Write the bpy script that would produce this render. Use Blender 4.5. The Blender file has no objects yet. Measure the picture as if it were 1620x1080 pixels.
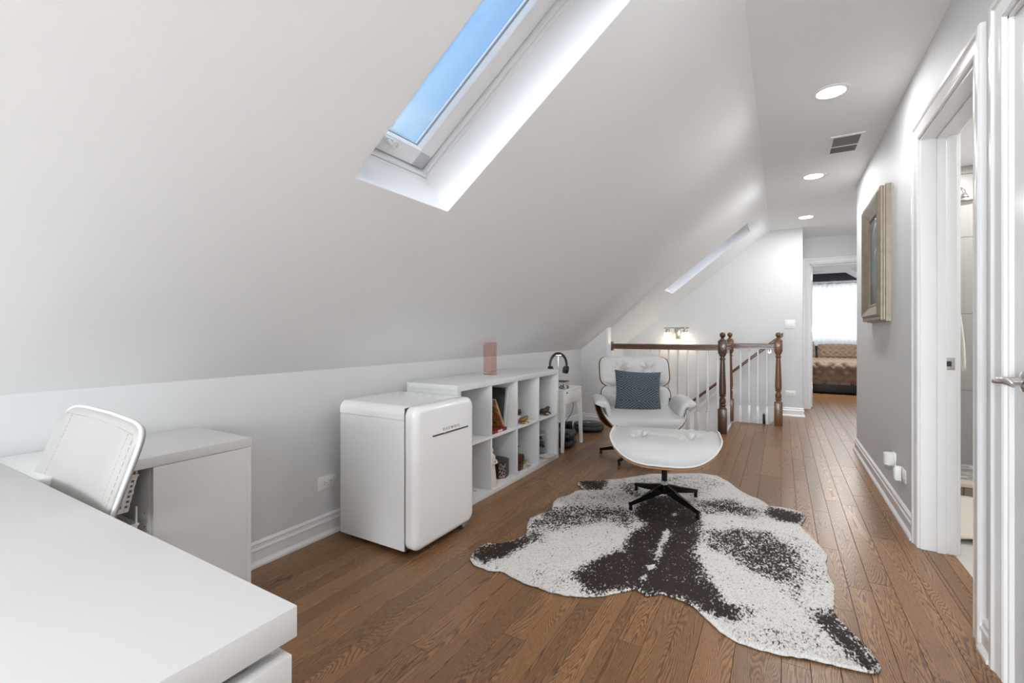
import bpy, bmesh, math, random
from mathutils import Vector, Matrix
from mathutils.geometry import delaunay_2d_cdt
random.seed(7)
S = bpy.context.scene
COL = S.collection
R = math.radians
PI = math.pi

# ------------------------------------------------------------------ camera
cam_d = bpy.data.cameras.new('camera')
cam = bpy.data.objects.new('camera', cam_d)
COL.objects.link(cam)
cam.location = (0, 0, 1.085)
cam.rotation_euler = (R(90), 0, math.atan(426 / 730))
cam_d.sensor_width = 36
cam_d.lens = 730 / 1620 * 36
cam_d.shift_y = -13 / 1620
cam_d.clip_start = 0.05
S.camera = cam

# ------------------------------------------------------------------ exposure
S.view_settings.view_transform = 'Standard'
S.view_settings.look = 'None'
S.view_settings.gamma = 1
S.view_settings.exposure = 0.95
S.view_settings.use_curve_mapping = False
S.cycles.max_bounces = 10
S.cycles.diffuse_bounces = 6
S.cycles.transparent_max_bounces = 12
S.cycles.sample_clamp_indirect = 6
S.cycles.use_denoising = True

# ------------------------------------------------------------------ sky
W = bpy.data.worlds.new('sky')
S.world = W
W.use_nodes = True
wn = W.node_tree.nodes; wl = W.node_tree.links
wn.clear()
wo = wn.new('ShaderNodeOutputWorld'); bg = wn.new('ShaderNodeBackground')
tc = wn.new('ShaderNodeTexCoord'); mp = wn.new('ShaderNodeMapping')
mp.inputs['Rotation'].default_value = (0.5, 0.3, 0.4)
mp.inputs['Scale'].default_value = (1.2, 7, 9)
nz = wn.new('ShaderNodeTexNoise'); nz.inputs['Scale'].default_value = 1.6
nz.inputs['Detail'].default_value = 5; nz.inputs['Distortion'].default_value = 0.5
cr = wn.new('ShaderNodeValToRGB')
cr.color_ramp.elements[0].position = 0.5; cr.color_ramp.elements[0].color = (0, 0, 0, 1)
cr.color_ramp.elements[1].position = 0.8; cr.color_ramp.elements[1].color = (.6, .6, .6, 1)
sx = wn.new('ShaderNodeSeparateXYZ')
gr = wn.new('ShaderNodeValToRGB')
gr.color_ramp.elements[0].position = 0.0; gr.color_ramp.elements[0].color = (.66, .82, 1.0, 1)
gr.color_ramp.elements[1].position = 0.85; gr.color_ramp.elements[1].color = (.16, .40, .90, 1)
e = gr.color_ramp.elements.new(.45); e.color = (.35, .62, .97, 1)
mx = wn.new('ShaderNodeMixRGB'); mx.inputs[2].default_value = (.85, .92, 1, 1)
wl.new(tc.outputs['Generated'], mp.inputs[0]); wl.new(mp.outputs[0], nz.inputs[0])
wl.new(nz.outputs[0], cr.inputs[0]); wl.new(tc.outputs['Generated'], sx.inputs[0])
wl.new(sx.outputs[2], gr.inputs[0]); wl.new(gr.outputs[0], mx.inputs[1]); wl.new(cr.outputs[0], mx.inputs[0])
wl.new(mx.outputs[0], bg.inputs[0]); bg.inputs[1].default_value = .54
wl.new(bg.outputs[0], wo.inputs[0])

def light(name, typ, loc, energy, color=(1, 1, 1), aim=None, **kw):
    d = bpy.data.lights.new(name, typ)
    d.energy = energy; d.color = color
    for k, v in kw.items(): setattr(d, k, v)
    o = bpy.data.objects.new(name, d); COL.objects.link(o); o.location = loc
    if aim is not None:
        o.rotation_euler = Vector(aim).to_track_quat('-Z', 'Y').to_euler()
    return o

WHITE_DAY = (.87, .945, 1.0)
light('sun', 'SUN', (0, -5, 8), 1.22, (1, .985, .96), (-.22, .50, -.84), angle=R(65))
light('rear_fill_light', 'AREA', (-.55, -4.5, 1.30), 135, WHITE_DAY, (0, 1, 0), shape='RECTANGLE', size=1.9, size_y=1.8)  # fill light added behind the camera to brighten the room
light('side_fill_light', 'AREA', (.55, -1.3, 1.2), 4, WHITE_DAY, (-.75, 1.35, .02), shape='RECTANGLE', size=1.4, size_y=1.5, spread=R(95))  # unseen fill added to lift the slope and knee wall
light('bedroom_daylight', 'AREA', (.9, 13.3, 1.7), 24, (.95, .98, 1), (0, -1, 0), shape='RECTANGLE', size=1.9, size_y=1.7)

light('hall_daylight', 'AREA', (1.62, 6.6, 1.45), 4.5, WHITE_DAY, (-1, 0, 0), shape='RECTANGLE', size=1.1, size_y=1.4)

# ------------------------------------------------------------------ materials
def nodes(m):
    m.use_nodes = True
    nt = m.node_tree
    return nt, nt.nodes['Principled BSDF'], nt.nodes, nt.links

def mat(name, col, rough=.5, metal=0, coat=0, bump=0, bscale=200, var=0, vscale=3, sheen=0, trans=0, ior=1.45, emit=None, estr=0, spec=.5, dist=.001):
    m = bpy.data.materials.new(name)
    nt, b, n, l = nodes(m)
    b.inputs['Base Color'].default_value = (*col, 1)
    b.inputs['Roughness'].default_value = rough
    b.inputs['Metallic'].default_value = metal
    b.inputs['Coat Weight'].default_value = coat
    b.inputs['Coat Roughness'].default_value = .08
    b.inputs['Sheen Weight'].default_value = sheen
    b.inputs['Transmission Weight'].default_value = trans
    b.inputs['IOR'].default_value = ior
    b.inputs['Specular IOR Level'].default_value = spec
    if emit:
        b.inputs['Emission Color'].default_value = (*emit, 1)
        b.inputs['Emission Strength'].default_value = estr
    t = n.new('ShaderNodeTexCoord')
    if var:
        z = n.new('ShaderNodeTexNoise'); z.inputs['Scale'].default_value = vscale; z.inputs['Detail'].default_value = 4
        r = n.new('ShaderNodeValToRGB')
        r.color_ramp.elements[0].position = .3; r.color_ramp.elements[1].position = .7
        r.color_ramp.elements[0].color = (*[c * (1 - var) for c in col], 1)
        r.color_ramp.elements[1].color = (*[min(1, c * (1 + var)) for c in col], 1)
        l.new(t.outputs['Object'], z.inputs[0]); l.new(z.outputs[0], r.inputs[0]); l.new(r.outputs[0], b.inputs['Base Color'])
    if bump:
        z = n.new('ShaderNodeTexNoise'); z.inputs['Scale'].default_value = bscale; z.inputs['Detail'].default_value = 3
        p = n.new('ShaderNodeBump'); p.inputs['Strength'].default_value = bump; p.inputs['Distance'].default_value = dist
        l.new(t.outputs['Object'], z.inputs[0]); l.new(z.outputs[0], p.inputs['Height']); l.new(p.outputs[0], b.inputs['Normal'])
    return m

M = {}
M['wall'] = mat('wall_paint', (.655, .66, .66), .62, bump=.12, bscale=350, var=.012, vscale=.8)
M['ceil'] = mat('ceiling_paint', (.845, .85, .85), .65, bump=.1, bscale=350, var=.012, vscale=.8)
M['shaft'] = mat('skylight_shaft_paint', (.87, .87, .87), .6, bump=.05)
M['trim'] = mat('white_trim_enamel', (.79, .79, .79), .28, coat=.3, bump=.03, bscale=60)
M['white'] = mat('white_laminate', (.70, .70, .695), .42, bump=.03, bscale=500, var=.01)
M['whitein'] = mat('white_board', (.74, .745, .75), .5, bump=.03, bscale=500)
M['gloss'] = mat('white_enamel', (.88, .88, .88), .18, coat=.6)
M['enside'] = mat('textured_white_steel', (.78, .78, .77), .45, bump=.25, bscale=900, spec=.4)
M['chrome'] = mat('chrome', (.72, .71, .70), .12, 1)
M['nickel'] = mat('brushed_nickel', (.50, .48, .46), .32, 1, bump=.05, bscale=400)
M['black'] = mat('black_plastic', (.012, .012, .013), .35, bump=.04)
M['blackm'] = mat('black_enamel', (.008, .008, .008), .22, .2, spec=.35)
M['dark'] = mat('dark_grey', (.06, .06, .06), .5, bump=.03)
M['silver'] = mat('silver_metal', (.62, .62, .63), .25, 1)
M['plate'] = mat('white_plastic', (.82, .82, .80), .35, bump=.02)
M['slot'] = mat('socket_slot', (.03, .03, .03), .6, bump=.02)
M['leather'] = mat('white_leather', (.53, .53, .525), .42, bump=.22, bscale=260, var=.015, vscale=6, dist=.0006)
M['leatherc'] = mat('cream_leather', (.38, .375, .36), .5, bump=.25, bscale=200, var=.03, vscale=5)
M['piping'] = mat('white_piping', (.66, .66, .65), .35, bump=.05)
M['thread'] = mat('tan_thread', (.42, .36, .26), .8, bump=.05)
M['backwall'] = mat('charcoal_paint', (.035, .036, .045), .7, bump=.08)
M['bed'] = mat('taupe_fabric', (.21, .15, .11), .75, sheen=.3, bump=.3, bscale=120, var=.06, vscale=14)
M['bedbase'] = mat('dark_bed_base', (.02, .017, .016), .5, bump=.05)
M['towel'] = mat('cream_towel', (.78, .72, .63), .9, sheen=.5, bump=.8, bscale=150, dist=.004)
M['bmat'] = mat('cream_bath_mat', (.74, .68, .60), .95, sheen=.3, bump=.6, bscale=90, dist=.004)
M['curb'] = mat('curb_stone', (.62, .54, .45), .4, bump=.05, var=.05)
M['brownt'] = mat('brown_tile', (.26, .215, .17), .4, bump=.05, var=.08, vscale=10)
M['bfloor'] = mat('pale_floor_tile', (.62, .60, .57), .3, bump=.03, var=.03)
M['grout'] = mat('dark_grout', (.18, .16, .14), .8, bump=.05)
M['lamp'] = mat('lit_lamp_diffuser', (.9, .9, .88), .5, emit=(1, .95, .88), estr=9)
M['lampw'] = mat('frosted_lamp_glass', (.95, .93, .9), .4, emit=(1, .84, .62), estr=1.1)
M['pewter'] = mat('champagne_frame', (.29, .25, .19), .42, .55, bump=.15, bscale=220, var=.12, vscale=20)
M['grey'] = mat('grey_filter', (.20, .195, .19), .7, bump=.3, bscale=700)
M['ply'] = mat('walnut_veneer_edge', (.34, .17, .07), .4, bump=.08, bscale=120, var=.15, vscale=30)
M['book_red'] = mat('dark_red_cloth', (.20, .025, .02), .6, bump=.05)
M['paper'] = mat('cream_paper', (.66, .58, .44), .8, bump=.1, bscale=400)
M['bone'] = mat('ivory_ceramic', (.70, .63, .56), .5, bump=.1, bscale=90)
M['bronze'] = mat('dark_bronze', (.10, .06, .035), .4, .5, bump=.5, bscale=60)
M['gold'] = mat('antique_gold', (.35, .22, .06), .4, .6, bump=.5, bscale=80)
M['yellow'] = mat('yellow_plastic', (.62, .36, .03), .4, bump=.05)
M['leaf'] = mat('pale_green_petal', (.42, .48, .12), .6, bump=.1)
M['orange'] = mat('orange_petal', (.55, .22, .03), .6, bump=.1)
M['brownl'] = mat('brown_leather_roll', (.10, .040, .025), .35, bump=.2, bscale=80, var=.2, vscale=40)
M['case'] = mat('navy_black_case', (.010, .013, .02), .45, bump=.1, bscale=300)
M['cable'] = mat('cable_rubber', (.015, .015, .015), .5, bump=.02)

def m_glass(name, col=(1, 1, 1), transp=.92, rough=.02):
    m = bpy.data.materials.new(name); nt, b, n, l = nodes(m)
    n.remove(b)
    o = n['Material Output']; t = n.new('ShaderNodeBsdfTransparent'); g = n.new('ShaderNodeBsdfGlossy')
    t.inputs[0].default_value = (*col, 1); g.inputs['Roughness'].default_value = rough
    f = n.new('ShaderNodeFresnel'); f.inputs[0].default_value = 1.45
    mr = n.new('ShaderNodeMath'); mr.operation = 'MULTIPLY_ADD'; mr.inputs[1].default_value = .25; mr.inputs[2].default_value = 0
    s = n.new('ShaderNodeMixShader')
    l.new(f.outputs[0], mr.inputs[0]); l.new(mr.outputs[0], s.inputs[0]); l.new(t.outputs[0], s.inputs[1]); l.new(g.outputs[0], s.inputs[2])
    l.new(s.outputs[0], o.inputs[0])
    return m
M['glass'] = m_glass('window_glass', (.97, .99, 1))
M['clear'] = m_glass('clear_glass', (.92, .94, .95))
M['pink'] = m_glass('pink_glass', (.96, .87, .855))

def m_curtain():
    m = bpy.data.materials.new('sheer_curtain'); nt, b, n, l = nodes(m)
    b.inputs['Base Color'].default_value = (.88, .88, .89, 1); b.inputs['Roughness'].default_value = .8
    o = n['Material Output']; t = n.new('ShaderNodeBsdfTranslucent'); t.inputs[0].default_value = (.92, .93, .95, 1)
    tr = n.new('ShaderNodeBsdfTransparent')
    s = n.new('ShaderNodeMixShader'); s.inputs[0].default_value = .5
    s2 = n.new('ShaderNodeMixShader'); s2.inputs[0].default_value = .14
    w = n.new('ShaderNodeTexNoise'); w.inputs['Scale'].default_value = 300
    p = n.new('ShaderNodeBump'); p.inputs['Strength'].default_value = .1; l.new(w.outputs[0], p.inputs['Height']); l.new(p.outputs[0], b.inputs['Normal'])
    l.new(b.outputs[0], s.inputs[1]); l.new(t.outputs[0], s.inputs[2]); l.new(s.outputs[0], s2.inputs[1]); l.new(tr.outputs[0], s2.inputs[2]); l.new(s2.outputs[0], o.inputs[0])
    return m
M['curtain'] = m_curtain()

def math_n(n, l, op, a, b=None, c=None):
    x = n.new('ShaderNodeMath'); x.operation = op
    for i, v in enumerate((a, b, c)):
        if v is None: continue
        if isinstance(v, (int, float)): x.inputs[i].default_value = v
        else: l.new(v, x.inputs[i])
    return x.outputs[0]

def m_wood(name, light_c, dark_c, rough=.3, axis='y', figure=1.0, coat=0.0, tone=.35, scale=1.0, bump=.12):
    """ring-porous oak: contours of a stretched noise field give the cathedral figure"""
    m = bpy.data.materials.new(name); nt, b, n, l = nodes(m)
    t = n.new('ShaderNodeTexCoord'); oi = n.new('ShaderNodeObjectInfo')
    sp = n.new('ShaderNodeSeparateXYZ'); l.new(t.outputs['Object'], sp.inputs[0])
    ax = {'x': (1, 0, 2), 'y': (0, 1, 2), 'z': (0, 2, 1)}[axis]
    X, Y, Z = (sp.outputs[i] for i in ax)
    rnd = math_n(n, l, 'MULTIPLY', oi.outputs['Random'], 60.0)
    cb = n.new('ShaderNodeCombineXYZ')
    l.new(math_n(n, l, 'MULTIPLY_ADD', X, 8.0 * scale, rnd), cb.inputs[0])
    l.new(math_n(n, l, 'MULTIPLY_ADD', Y, .75 * scale, rnd), cb.inputs[1])
    l.new(math_n(n, l, 'MULTIPLY', Z, 7.0 * scale), cb.inputs[2])
    n1 = n.new('ShaderNodeTexNoise'); n1.inputs['Scale'].default_value = 1.0; n1.inputs['Detail'].default_value = 2.2
    n1.inputs['Roughness'].default_value = .45; n1.inputs['Distortion'].default_value = .35
    l.new(cb.outputs[0], n1.inputs[0])
    v = math_n(n, l, 'MULTIPLY', n1.outputs[0], 58.0 * figure)
    v = math_n(n, l, 'MULTIPLY_ADD', X, 140.0 * scale, v)
    # ragged edge from fibres
    cf = n.new('ShaderNodeCombineXYZ')
    l.new(math_n(n, l, 'MULTIPLY_ADD', X, 420.0 * scale, rnd), cf.inputs[0]); l.new(math_n(n, l, 'MULTIPLY', Y, 22.0 * scale), cf.inputs[1]); l.new(math_n(n, l, 'MULTIPLY', Z, 300.0), cf.inputs[2])
    nf = n.new('ShaderNodeTexNoise'); nf.inputs['Scale'].default_value = 1.0; nf.inputs['Detail'].default_value = 2
    l.new(cf.outputs[0], nf.inputs[0])
    v = math_n(n, l, 'MULTIPLY_ADD', nf.outputs[0], .95, v)
    fr = math_n(n, l, 'FRACT', v)
    ramp = n.new('ShaderNodeValToRGB'); ramp.color_ramp.interpolation = 'EASE'
    E = ramp.color_ramp.elements
    E[0].position = 0; E[0].color = (1, 1, 1, 1); E[1].position = 1.0; E[1].color = (.1, .1, .1, 1)
    for p_, c_ in ((.35, 1.0), (.62, .45), (.86, .0), (.97, .25)):
        q = E.new(p_); q.color = (c_, c_, c_, 1)
    l.new(fr, ramp.inputs[0])
    pore = n.new('ShaderNodeMapRange'); pore.inputs[1].default_value = .52; pore.inputs[2].default_value = .72
    l.new(nf.outputs[0], pore.inputs[0])
    g = math_n(n, l, 'MULTIPLY_ADD', pore.outputs[0], -.45, ramp.outputs[0])
    g = math_n(n, l, 'MAXIMUM', g, 0.0)
    quiet = math_n(n, l, 'MULTIPLY', math_n(n, l, 'FRACT', math_n(n, l, 'MULTIPLY', oi.outputs['Random'], 7.3)), .42)
    g = math_n(n, l, 'ADD', math_n(n, l, 'MULTIPLY', g, math_n(n, l, 'SUBTRACT', 1.0, quiet)), math_n(n, l, 'MULTIPLY', quiet, .6))
    mix = n.new('ShaderNodeMixRGB'); mix.inputs[1].default_value = (*dark_c, 1); mix.inputs[2].default_value = (*light_c, 1)
    l.new(g, mix.inputs[0])
    # plank to plank tone and slow blotches
    nb = n.new('ShaderNodeTexNoise'); nb.inputs['Scale'].default_value = .6; nb.inputs['Detail'].default_value = 2; l.new(cb.outputs[0], nb.inputs[0])
    br = math_n(n, l, 'MULTIPLY_ADD', oi.outputs['Random'], tone, 1 - tone / 2 - .12)
    br = math_n(n, l, 'MULTIPLY_ADD', nb.outputs[0], .24, br)
    hs = n.new('ShaderNodeHueSaturation'); l.new(br, hs.inputs['Value']); l.new(mix.outputs[0], hs.inputs['Color'])
    l.new(hs.outputs[0], b.inputs['Base Color'])
    rr = math_n(n, l, 'MULTIPLY_ADD', g, -.08, rough + .06)
    l.new(rr, b.inputs['Roughness'])
    b.inputs['Coat Weight'].default_value = coat; b.inputs['Coat Roughness'].default_value = .12; b.inputs['Specular IOR Level'].default_value = .42
    wv = n.new('ShaderNodeTexNoise'); wv.inputs['Scale'].default_value = 2.2; l.new(cb.outputs[0], wv.inputs[0])
    hh = math_n(n, l, 'MULTIPLY_ADD', wv.outputs[0], .9, g)
    bp = n.new('ShaderNodeBump'); bp.inputs['Strength'].default_value = bump; bp.inputs['Distance'].default_value = .0012
    l.new(hh, bp.inputs['Height']); l.new(bp.outputs[0], b.inputs['Normal'])
    return m
M['oak'] = m_wood('stained_oak', (.305, .158, .066), (.088, .042, .021), .30, 'y', coat=.0, tone=.42)
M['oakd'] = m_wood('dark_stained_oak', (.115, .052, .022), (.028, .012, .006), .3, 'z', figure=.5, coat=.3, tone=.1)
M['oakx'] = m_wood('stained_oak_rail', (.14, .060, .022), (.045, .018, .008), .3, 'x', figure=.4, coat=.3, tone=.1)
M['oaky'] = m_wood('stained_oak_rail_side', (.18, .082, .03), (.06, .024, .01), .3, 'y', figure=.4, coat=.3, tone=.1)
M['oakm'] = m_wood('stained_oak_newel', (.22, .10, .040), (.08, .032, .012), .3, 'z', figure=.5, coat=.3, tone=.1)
M['walnut'] = m_wood('walnut_veneer', (.13, .060, .030), (.045, .020, .010), .32, 'z', figure=.6, coat=.2, tone=.1)

def m_tile():
    m = bpy.data.materials.new('linen_wall_tile'); nt, b, n, l = nodes(m)
    t = n.new('ShaderNodeTexCoord'); mp = n.new('ShaderNodeMapping'); mp.inputs['Scale'].default_value = (260, 260, 1.5)
    z = n.new('ShaderNodeTexNoise'); z.inputs['Scale'].default_value = 1; z.inputs['Detail'].default_value = 3
    r = n.new('ShaderNodeValToRGB'); r.color_ramp.elements[0].color = (.30, .29, .275, 1); r.color_ramp.elements[1].color = (.46, .45, .43, 1)
    l.new(t.outputs['Object'], mp.inputs[0]); l.new(mp.outputs[0], z.inputs[0]); l.new(z.outputs[0], r.inputs[0]); l.new(r.outputs[0], b.inputs['Base Color'])
    b.inputs['Roughness'].default_value = .35
    return m
M['tile'] = m_tile()

def m_art(name, kind):
    m = bpy.data.materials.new(name); nt, b, n, l = nodes(m)
    t = n.new('ShaderNodeTexCoord'); sp = n.new('ShaderNodeSeparateXYZ'); l.new(t.outputs['Object'], sp.inputs[0])
    b.inputs['Roughness'].default_value = .35
    if kind == 'moon':
        # dusky blue field, two pale rippled arcs, dark lower part
        z = n.new('ShaderNodeTexNoise'); z.inputs['Scale'].default_value = 9; z.inputs['Detail'].default_value = 5; l.new(t.outputs['Object'], z.inputs[0])
        base = n.new('ShaderNodeValToRGB'); E = base.color_ramp.elements
        E[0].position = 0; E[0].color = (.012, .010, .011, 1); E[1].position = 1; E[1].color = (.07, .10, .16, 1)
        q = E.new(.28); q.color = (.025, .022, .026, 1); q = E.new(.36); q.color = (.08, .11, .17, 1); q = E.new(.62); q.color = (.045, .07, .12, 1)
        hz = math_n(n, l, 'MULTIPLY_ADD', sp.outputs[2], 1 / .7, .5)
        hz = math_n(n, l, 'MULTIPLY_ADD', z.outputs[0], .10, hz)
        l.new(hz, base.inputs[0])
        col = base.outputs[0]
        for (cy, cz, rad, w, a) in ((.00, .02, .235, .02, .8), (-.02, -.02, .10, .018, .9)):
            dy = math_n(n, l, 'ADD', sp.outputs[1], -cy); dz = math_n(n, l, 'ADD', sp.outputs[2], -cz)
            d2 = math_n(n, l, 'SQRT', math_n(n, l, 'ADD', math_n(n, l, 'MULTIPLY', math_n(n, l, 'MULTIPLY', dy, dy), 1.6), math_n(n, l, 'MULTIPLY', dz, dz)))
            d2 = math_n(n, l, 'MULTIPLY_ADD', z.outputs[0], .06, d2)
            k = math_n(n, l, 'ABSOLUTE', math_n(n, l, 'SUBTRACT', d2, rad + .03))
            mr = n.new('ShaderNodeMapRange'); mr.inputs[1].default_value = 0; mr.inputs[2].default_value = w; mr.inputs[3].default_value = a; mr.inputs[4].default_value = 0
            l.new(k, mr.inputs[0])
            up = n.new('ShaderNodeMapRange'); up.inputs[1].default_value = cz + rad * .2; up.inputs[2].default_value = cz + rad * .8; l.new(sp.outputs[2], up.inputs[0])
            f = math_n(n, l, 'MULTIPLY', mr.outputs[0], up.outputs[0])
            mm = n.new('ShaderNodeMixRGB'); mm.inputs[2].default_value = (.62, .62, .60, 1); l.new(f, mm.inputs[0]); l.new(col, mm.inputs[1]); col = mm.outputs[0]
        l.new(col, b.inputs['Base Color'])
    elif kind == 'agate':
        z = n.new('ShaderNodeTexNoise'); z.inputs['Scale'].default_value = 6; z.inputs['Detail'].default_value = 2.5; z.inputs['Distortion'].default_value = 1.2
        l.new(t.outputs['Object'], z.inputs[0])
        f = math_n(n, l, 'FRACT', math_n(n, l, 'MULTIPLY', z.outputs[0], 3.5))
        r = n.new('ShaderNodeValToRGB'); E = r.color_ramp.elements
        E[0].color = (.02, .02, .02, 1); E[1].color = (.5, .42, .02, 1); E[1].position = .98
        for p_, c_ in ((.15, (.25, .08, .03)), (.35, (.45, .17, .07)), (.5, (.42, .33, .30)), (.62, (.18, .12, .06)), (.8, (.42, .16, .06)), (.9, (.5, .44, .04))):
            q = E.new(p_); q.color = (*c_, 1)
        l.new(f, r.inputs[0]); l.new(r.outputs[0], b.inputs['Base Color'])
    elif kind == 'portrait':
        z = n.new('ShaderNodeTexNoise'); z.inputs['Scale'].default_value = 18; z.inputs['Detail'].default_value = 2; l.new(t.outputs['Object'], z.inputs[0])
        r = n.new('ShaderNodeValToRGB'); r.color_ramp.elements[0].position = .42; r.color_ramp.elements[0].color = (.01, .01, .01, 1)
        r.color_ramp.elements[1].position = .62; r.color_ramp.elements[1].color = (.42, .42, .42, 1)
        l.new(z.outputs[0], r.inputs[0]); l.new(r.outputs[0], b.inputs['Base Color'])
    elif kind == 'canvas':
        z = n.new('ShaderNodeTexNoise'); z.inputs['Scale'].default_value = 4; z.inputs['Detail'].default_value = 2; z.inputs['Distortion'].default_value = 1; l.new(t.outputs['Object'], z.inputs[0])
        r = n.new('ShaderNodeValToRGB'); r.color_ramp.elements[0].position = .35; r.color_ramp.elements[0].color = (.012, .016, .028, 1)
        r.color_ramp.elements[1].position = .6; r.color_ramp.elements[1].color = (.13, .115, .09, 1)
        l.new(z.outputs[0], r.inputs[0]); l.new(r.outputs[0], b.inputs['Base Color'])
    elif kind == 'emboss':
        v = n.new('ShaderNodeTexVoronoi'); v.feature = 'DISTANCE_TO_EDGE'; v.inputs['Scale'].default_value = 45; l.new(t.outputs['Object'], v.inputs[0])
        r = n.new('ShaderNodeValToRGB'); r.color_ramp.elements[0].position = .02; r.color_ramp.elements[0].color = (.42, .34, .32, 1)
        r.color_ramp.elements[1].position = .16; r.color_ramp.elements[1].color = (.03, .018, .016, 1)
        l.new(v.outputs[0], r.inputs[0]); l.new(r.outputs[0], b.inputs['Base Color'])
        p = n.new('ShaderNodeBump'); p.inputs['Strength'].default_value = .5; p.inputs['Distance'].default_value = .003; l.new(v.outputs[0], p.inputs['Height']); l.new(p.outputs[0], b.inputs['Normal'])
    return m
M['art'] = m_art('painting_night_arcs', 'moon')
M['agate'] = m_art('agate_print', 'agate')
M['portrait'] = m_art('monochrome_print', 'portrait')
M['canvas'] = m_art('dark_canvas_print', 'canvas')
M['emboss'] = m_art('embossed_panel', 'emboss')

def m_diamond():
    m = bpy.data.materials.new('slate_blue_velvet'); nt, b, n, l = nodes(m)
    t = n.new('ShaderNodeTexCoord'); sp = n.new('ShaderNodeSeparateXYZ'); l.new(t.outputs['Object'], sp.inputs[0])
    def tri(v, per, off):
        a = math_n(n, l, 'MULTIPLY_ADD', v, 1 / per, off)
        a = math_n(n, l, 'FRACT', math_n(n, l, 'ADD', a, 10.0))
        return math_n(n, l, 'ABSOLUTE', math_n(n, l, 'SUBTRACT', a, .5))
    d1 = math_n(n, l, 'ADD', tri(sp.outputs[0], .30, .5), tri(sp.outputs[1], .205, .47))
    f = math_n(n, l, 'FRACT', math_n(n, l, 'MULTIPLY', d1, 10.0))
    k = math_n(n, l, 'ABSOLUTE', math_n(n, l, 'SUBTRACT', f, .5))
    mr = n.new('ShaderNodeMapRange'); mr.inputs[1].default_value = .14; mr.inputs[2].default_value = .3; l.new(k, mr.inputs[0])
    mx = n.new('ShaderNodeMixRGB'); mx.inputs[1].default_value = (.012, .019, .026, 1); mx.inputs[2].default_value = (.085, .118, .138, 1)
    l.new(mr.outputs[0], mx.inputs[0]); l.new(mx.outputs[0], b.inputs['Base Color'])
    b.inputs['Roughness'].default_value = .8; b.inputs['Sheen Weight'].default_value = .15
    bp = n.new('ShaderNodeBump'); bp.inputs['Strength'].default_value = .6; bp.inputs['Distance'].default_value = .003
    l.new(mr.outputs[0], bp.inputs['Height']); l.new(bp.outputs[0], b.inputs['Normal'])
    return m
M['velvet'] = m_diamond()

def m_hide():
    m = bpy.data.materials.new('cowhide'); nt, b, n, l = nodes(m)
    t = n.new('ShaderNodeTexCoord'); at = n.new('ShaderNodeAttribute'); at.attribute_name = 'pelt'
    mp = n.new('ShaderNodeMapping'); mp.inputs['Rotation'].default_value = (0, 0, .5); mp.inputs['Scale'].default_value = (105, 55, 30)
    a = n.new('ShaderNodeTexNoise'); a.inputs['Scale'].default_value = 1; a.inputs['Detail'].default_value = 2; a.inputs['Distortion'].default_value = .6
    l.new(t.outputs['Object'], mp.inputs[0]); l.new(mp.outputs[0], a.inputs[0])
    c = n.new('ShaderNodeTexNoise'); c.inputs['Scale'].default_value = 11; c.inputs['Detail'].default_value = 6; c.inputs['Roughness'].default_value = .65; l.new(t.outputs['Object'], c.inputs[0])
    v = math_n(n, l, 'MULTIPLY_ADD', c.outputs[0], 1.1, math_n(n, l, 'MULTIPLY', a.outputs[0], 2.2))
    v = math_n(n, l, 'ADD', v, -1.65)           # about -.5 .. .5
    v = math_n(n, l, 'ADD', at.outputs['Fac'], v)
    mr = n.new('ShaderNodeMapRange'); mr.inputs[1].default_value = .40; mr.inputs[2].default_value = .68; l.new(v, mr.inputs[0])
    fib = n.new('ShaderNodeTexNoise'); fib.inputs['Scale'].default_value = 260; l.new(t.outputs['Object'], fib.inputs[0])
    r = n.new('ShaderNodeMixRGB'); r.inputs[1].default_value = (.70, .68, .65, 1); r.inputs[2].default_value = (.030, .020, .016, 1); 
    # light roan flecking of the pale hair
    mp2 = n.new('ShaderNodeMapping'); mp2.inputs['Rotation'].default_value = (0, 0, .5); mp2.inputs['Scale'].default_value = (190, 95, 60); l.new(t.outputs['Object'], mp2.inputs[0])
    fl_ = n.new('ShaderNodeTexNoise'); fl_.inputs['Scale'].default_value = 1; fl_.inputs['Detail'].default_value = 3; l.new(mp2.outputs[0], fl_.inputs[0])
    fm = n.new('ShaderNodeMapRange'); fm.inputs[1].default_value = .50; fm.inputs[2].default_value = .70; l.new(fl_.outputs[0], fm.inputs[0])
    fw = math_n(n, l, 'MULTIPLY', fm.outputs[0], math_n(n, l, 'MULTIPLY_ADD', at.outputs['Fac'], 1.9, .10))
    l.new(math_n(n, l, 'MINIMUM', math_n(n, l, 'MAXIMUM', mr.outputs[0], fw), 1.0), r.inputs[0])
    hs = n.new('ShaderNodeHueSaturation'); l.new(math_n(n, l, 'MULTIPLY_ADD', fib.outputs[0], .9, .55), hs.inputs['Value']); l.new(r.outputs[0], hs.inputs['Color'])
    l.new(hs.outputs[0], b.inputs['Base Color'])
    b.inputs['Roughness'].default_value = .75; b.inputs['Specular IOR Level'].default_value = .2
    p = n.new('ShaderNodeBump'); p.inputs['Strength'].default_value = .7; p.inputs['Distance'].default_value = .003; l.new(fib.outputs[0], p.inputs['Height']); l.new(p.outputs[0], b.inputs['Normal'])
    return m
M['hide'] = m_hide()

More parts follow.
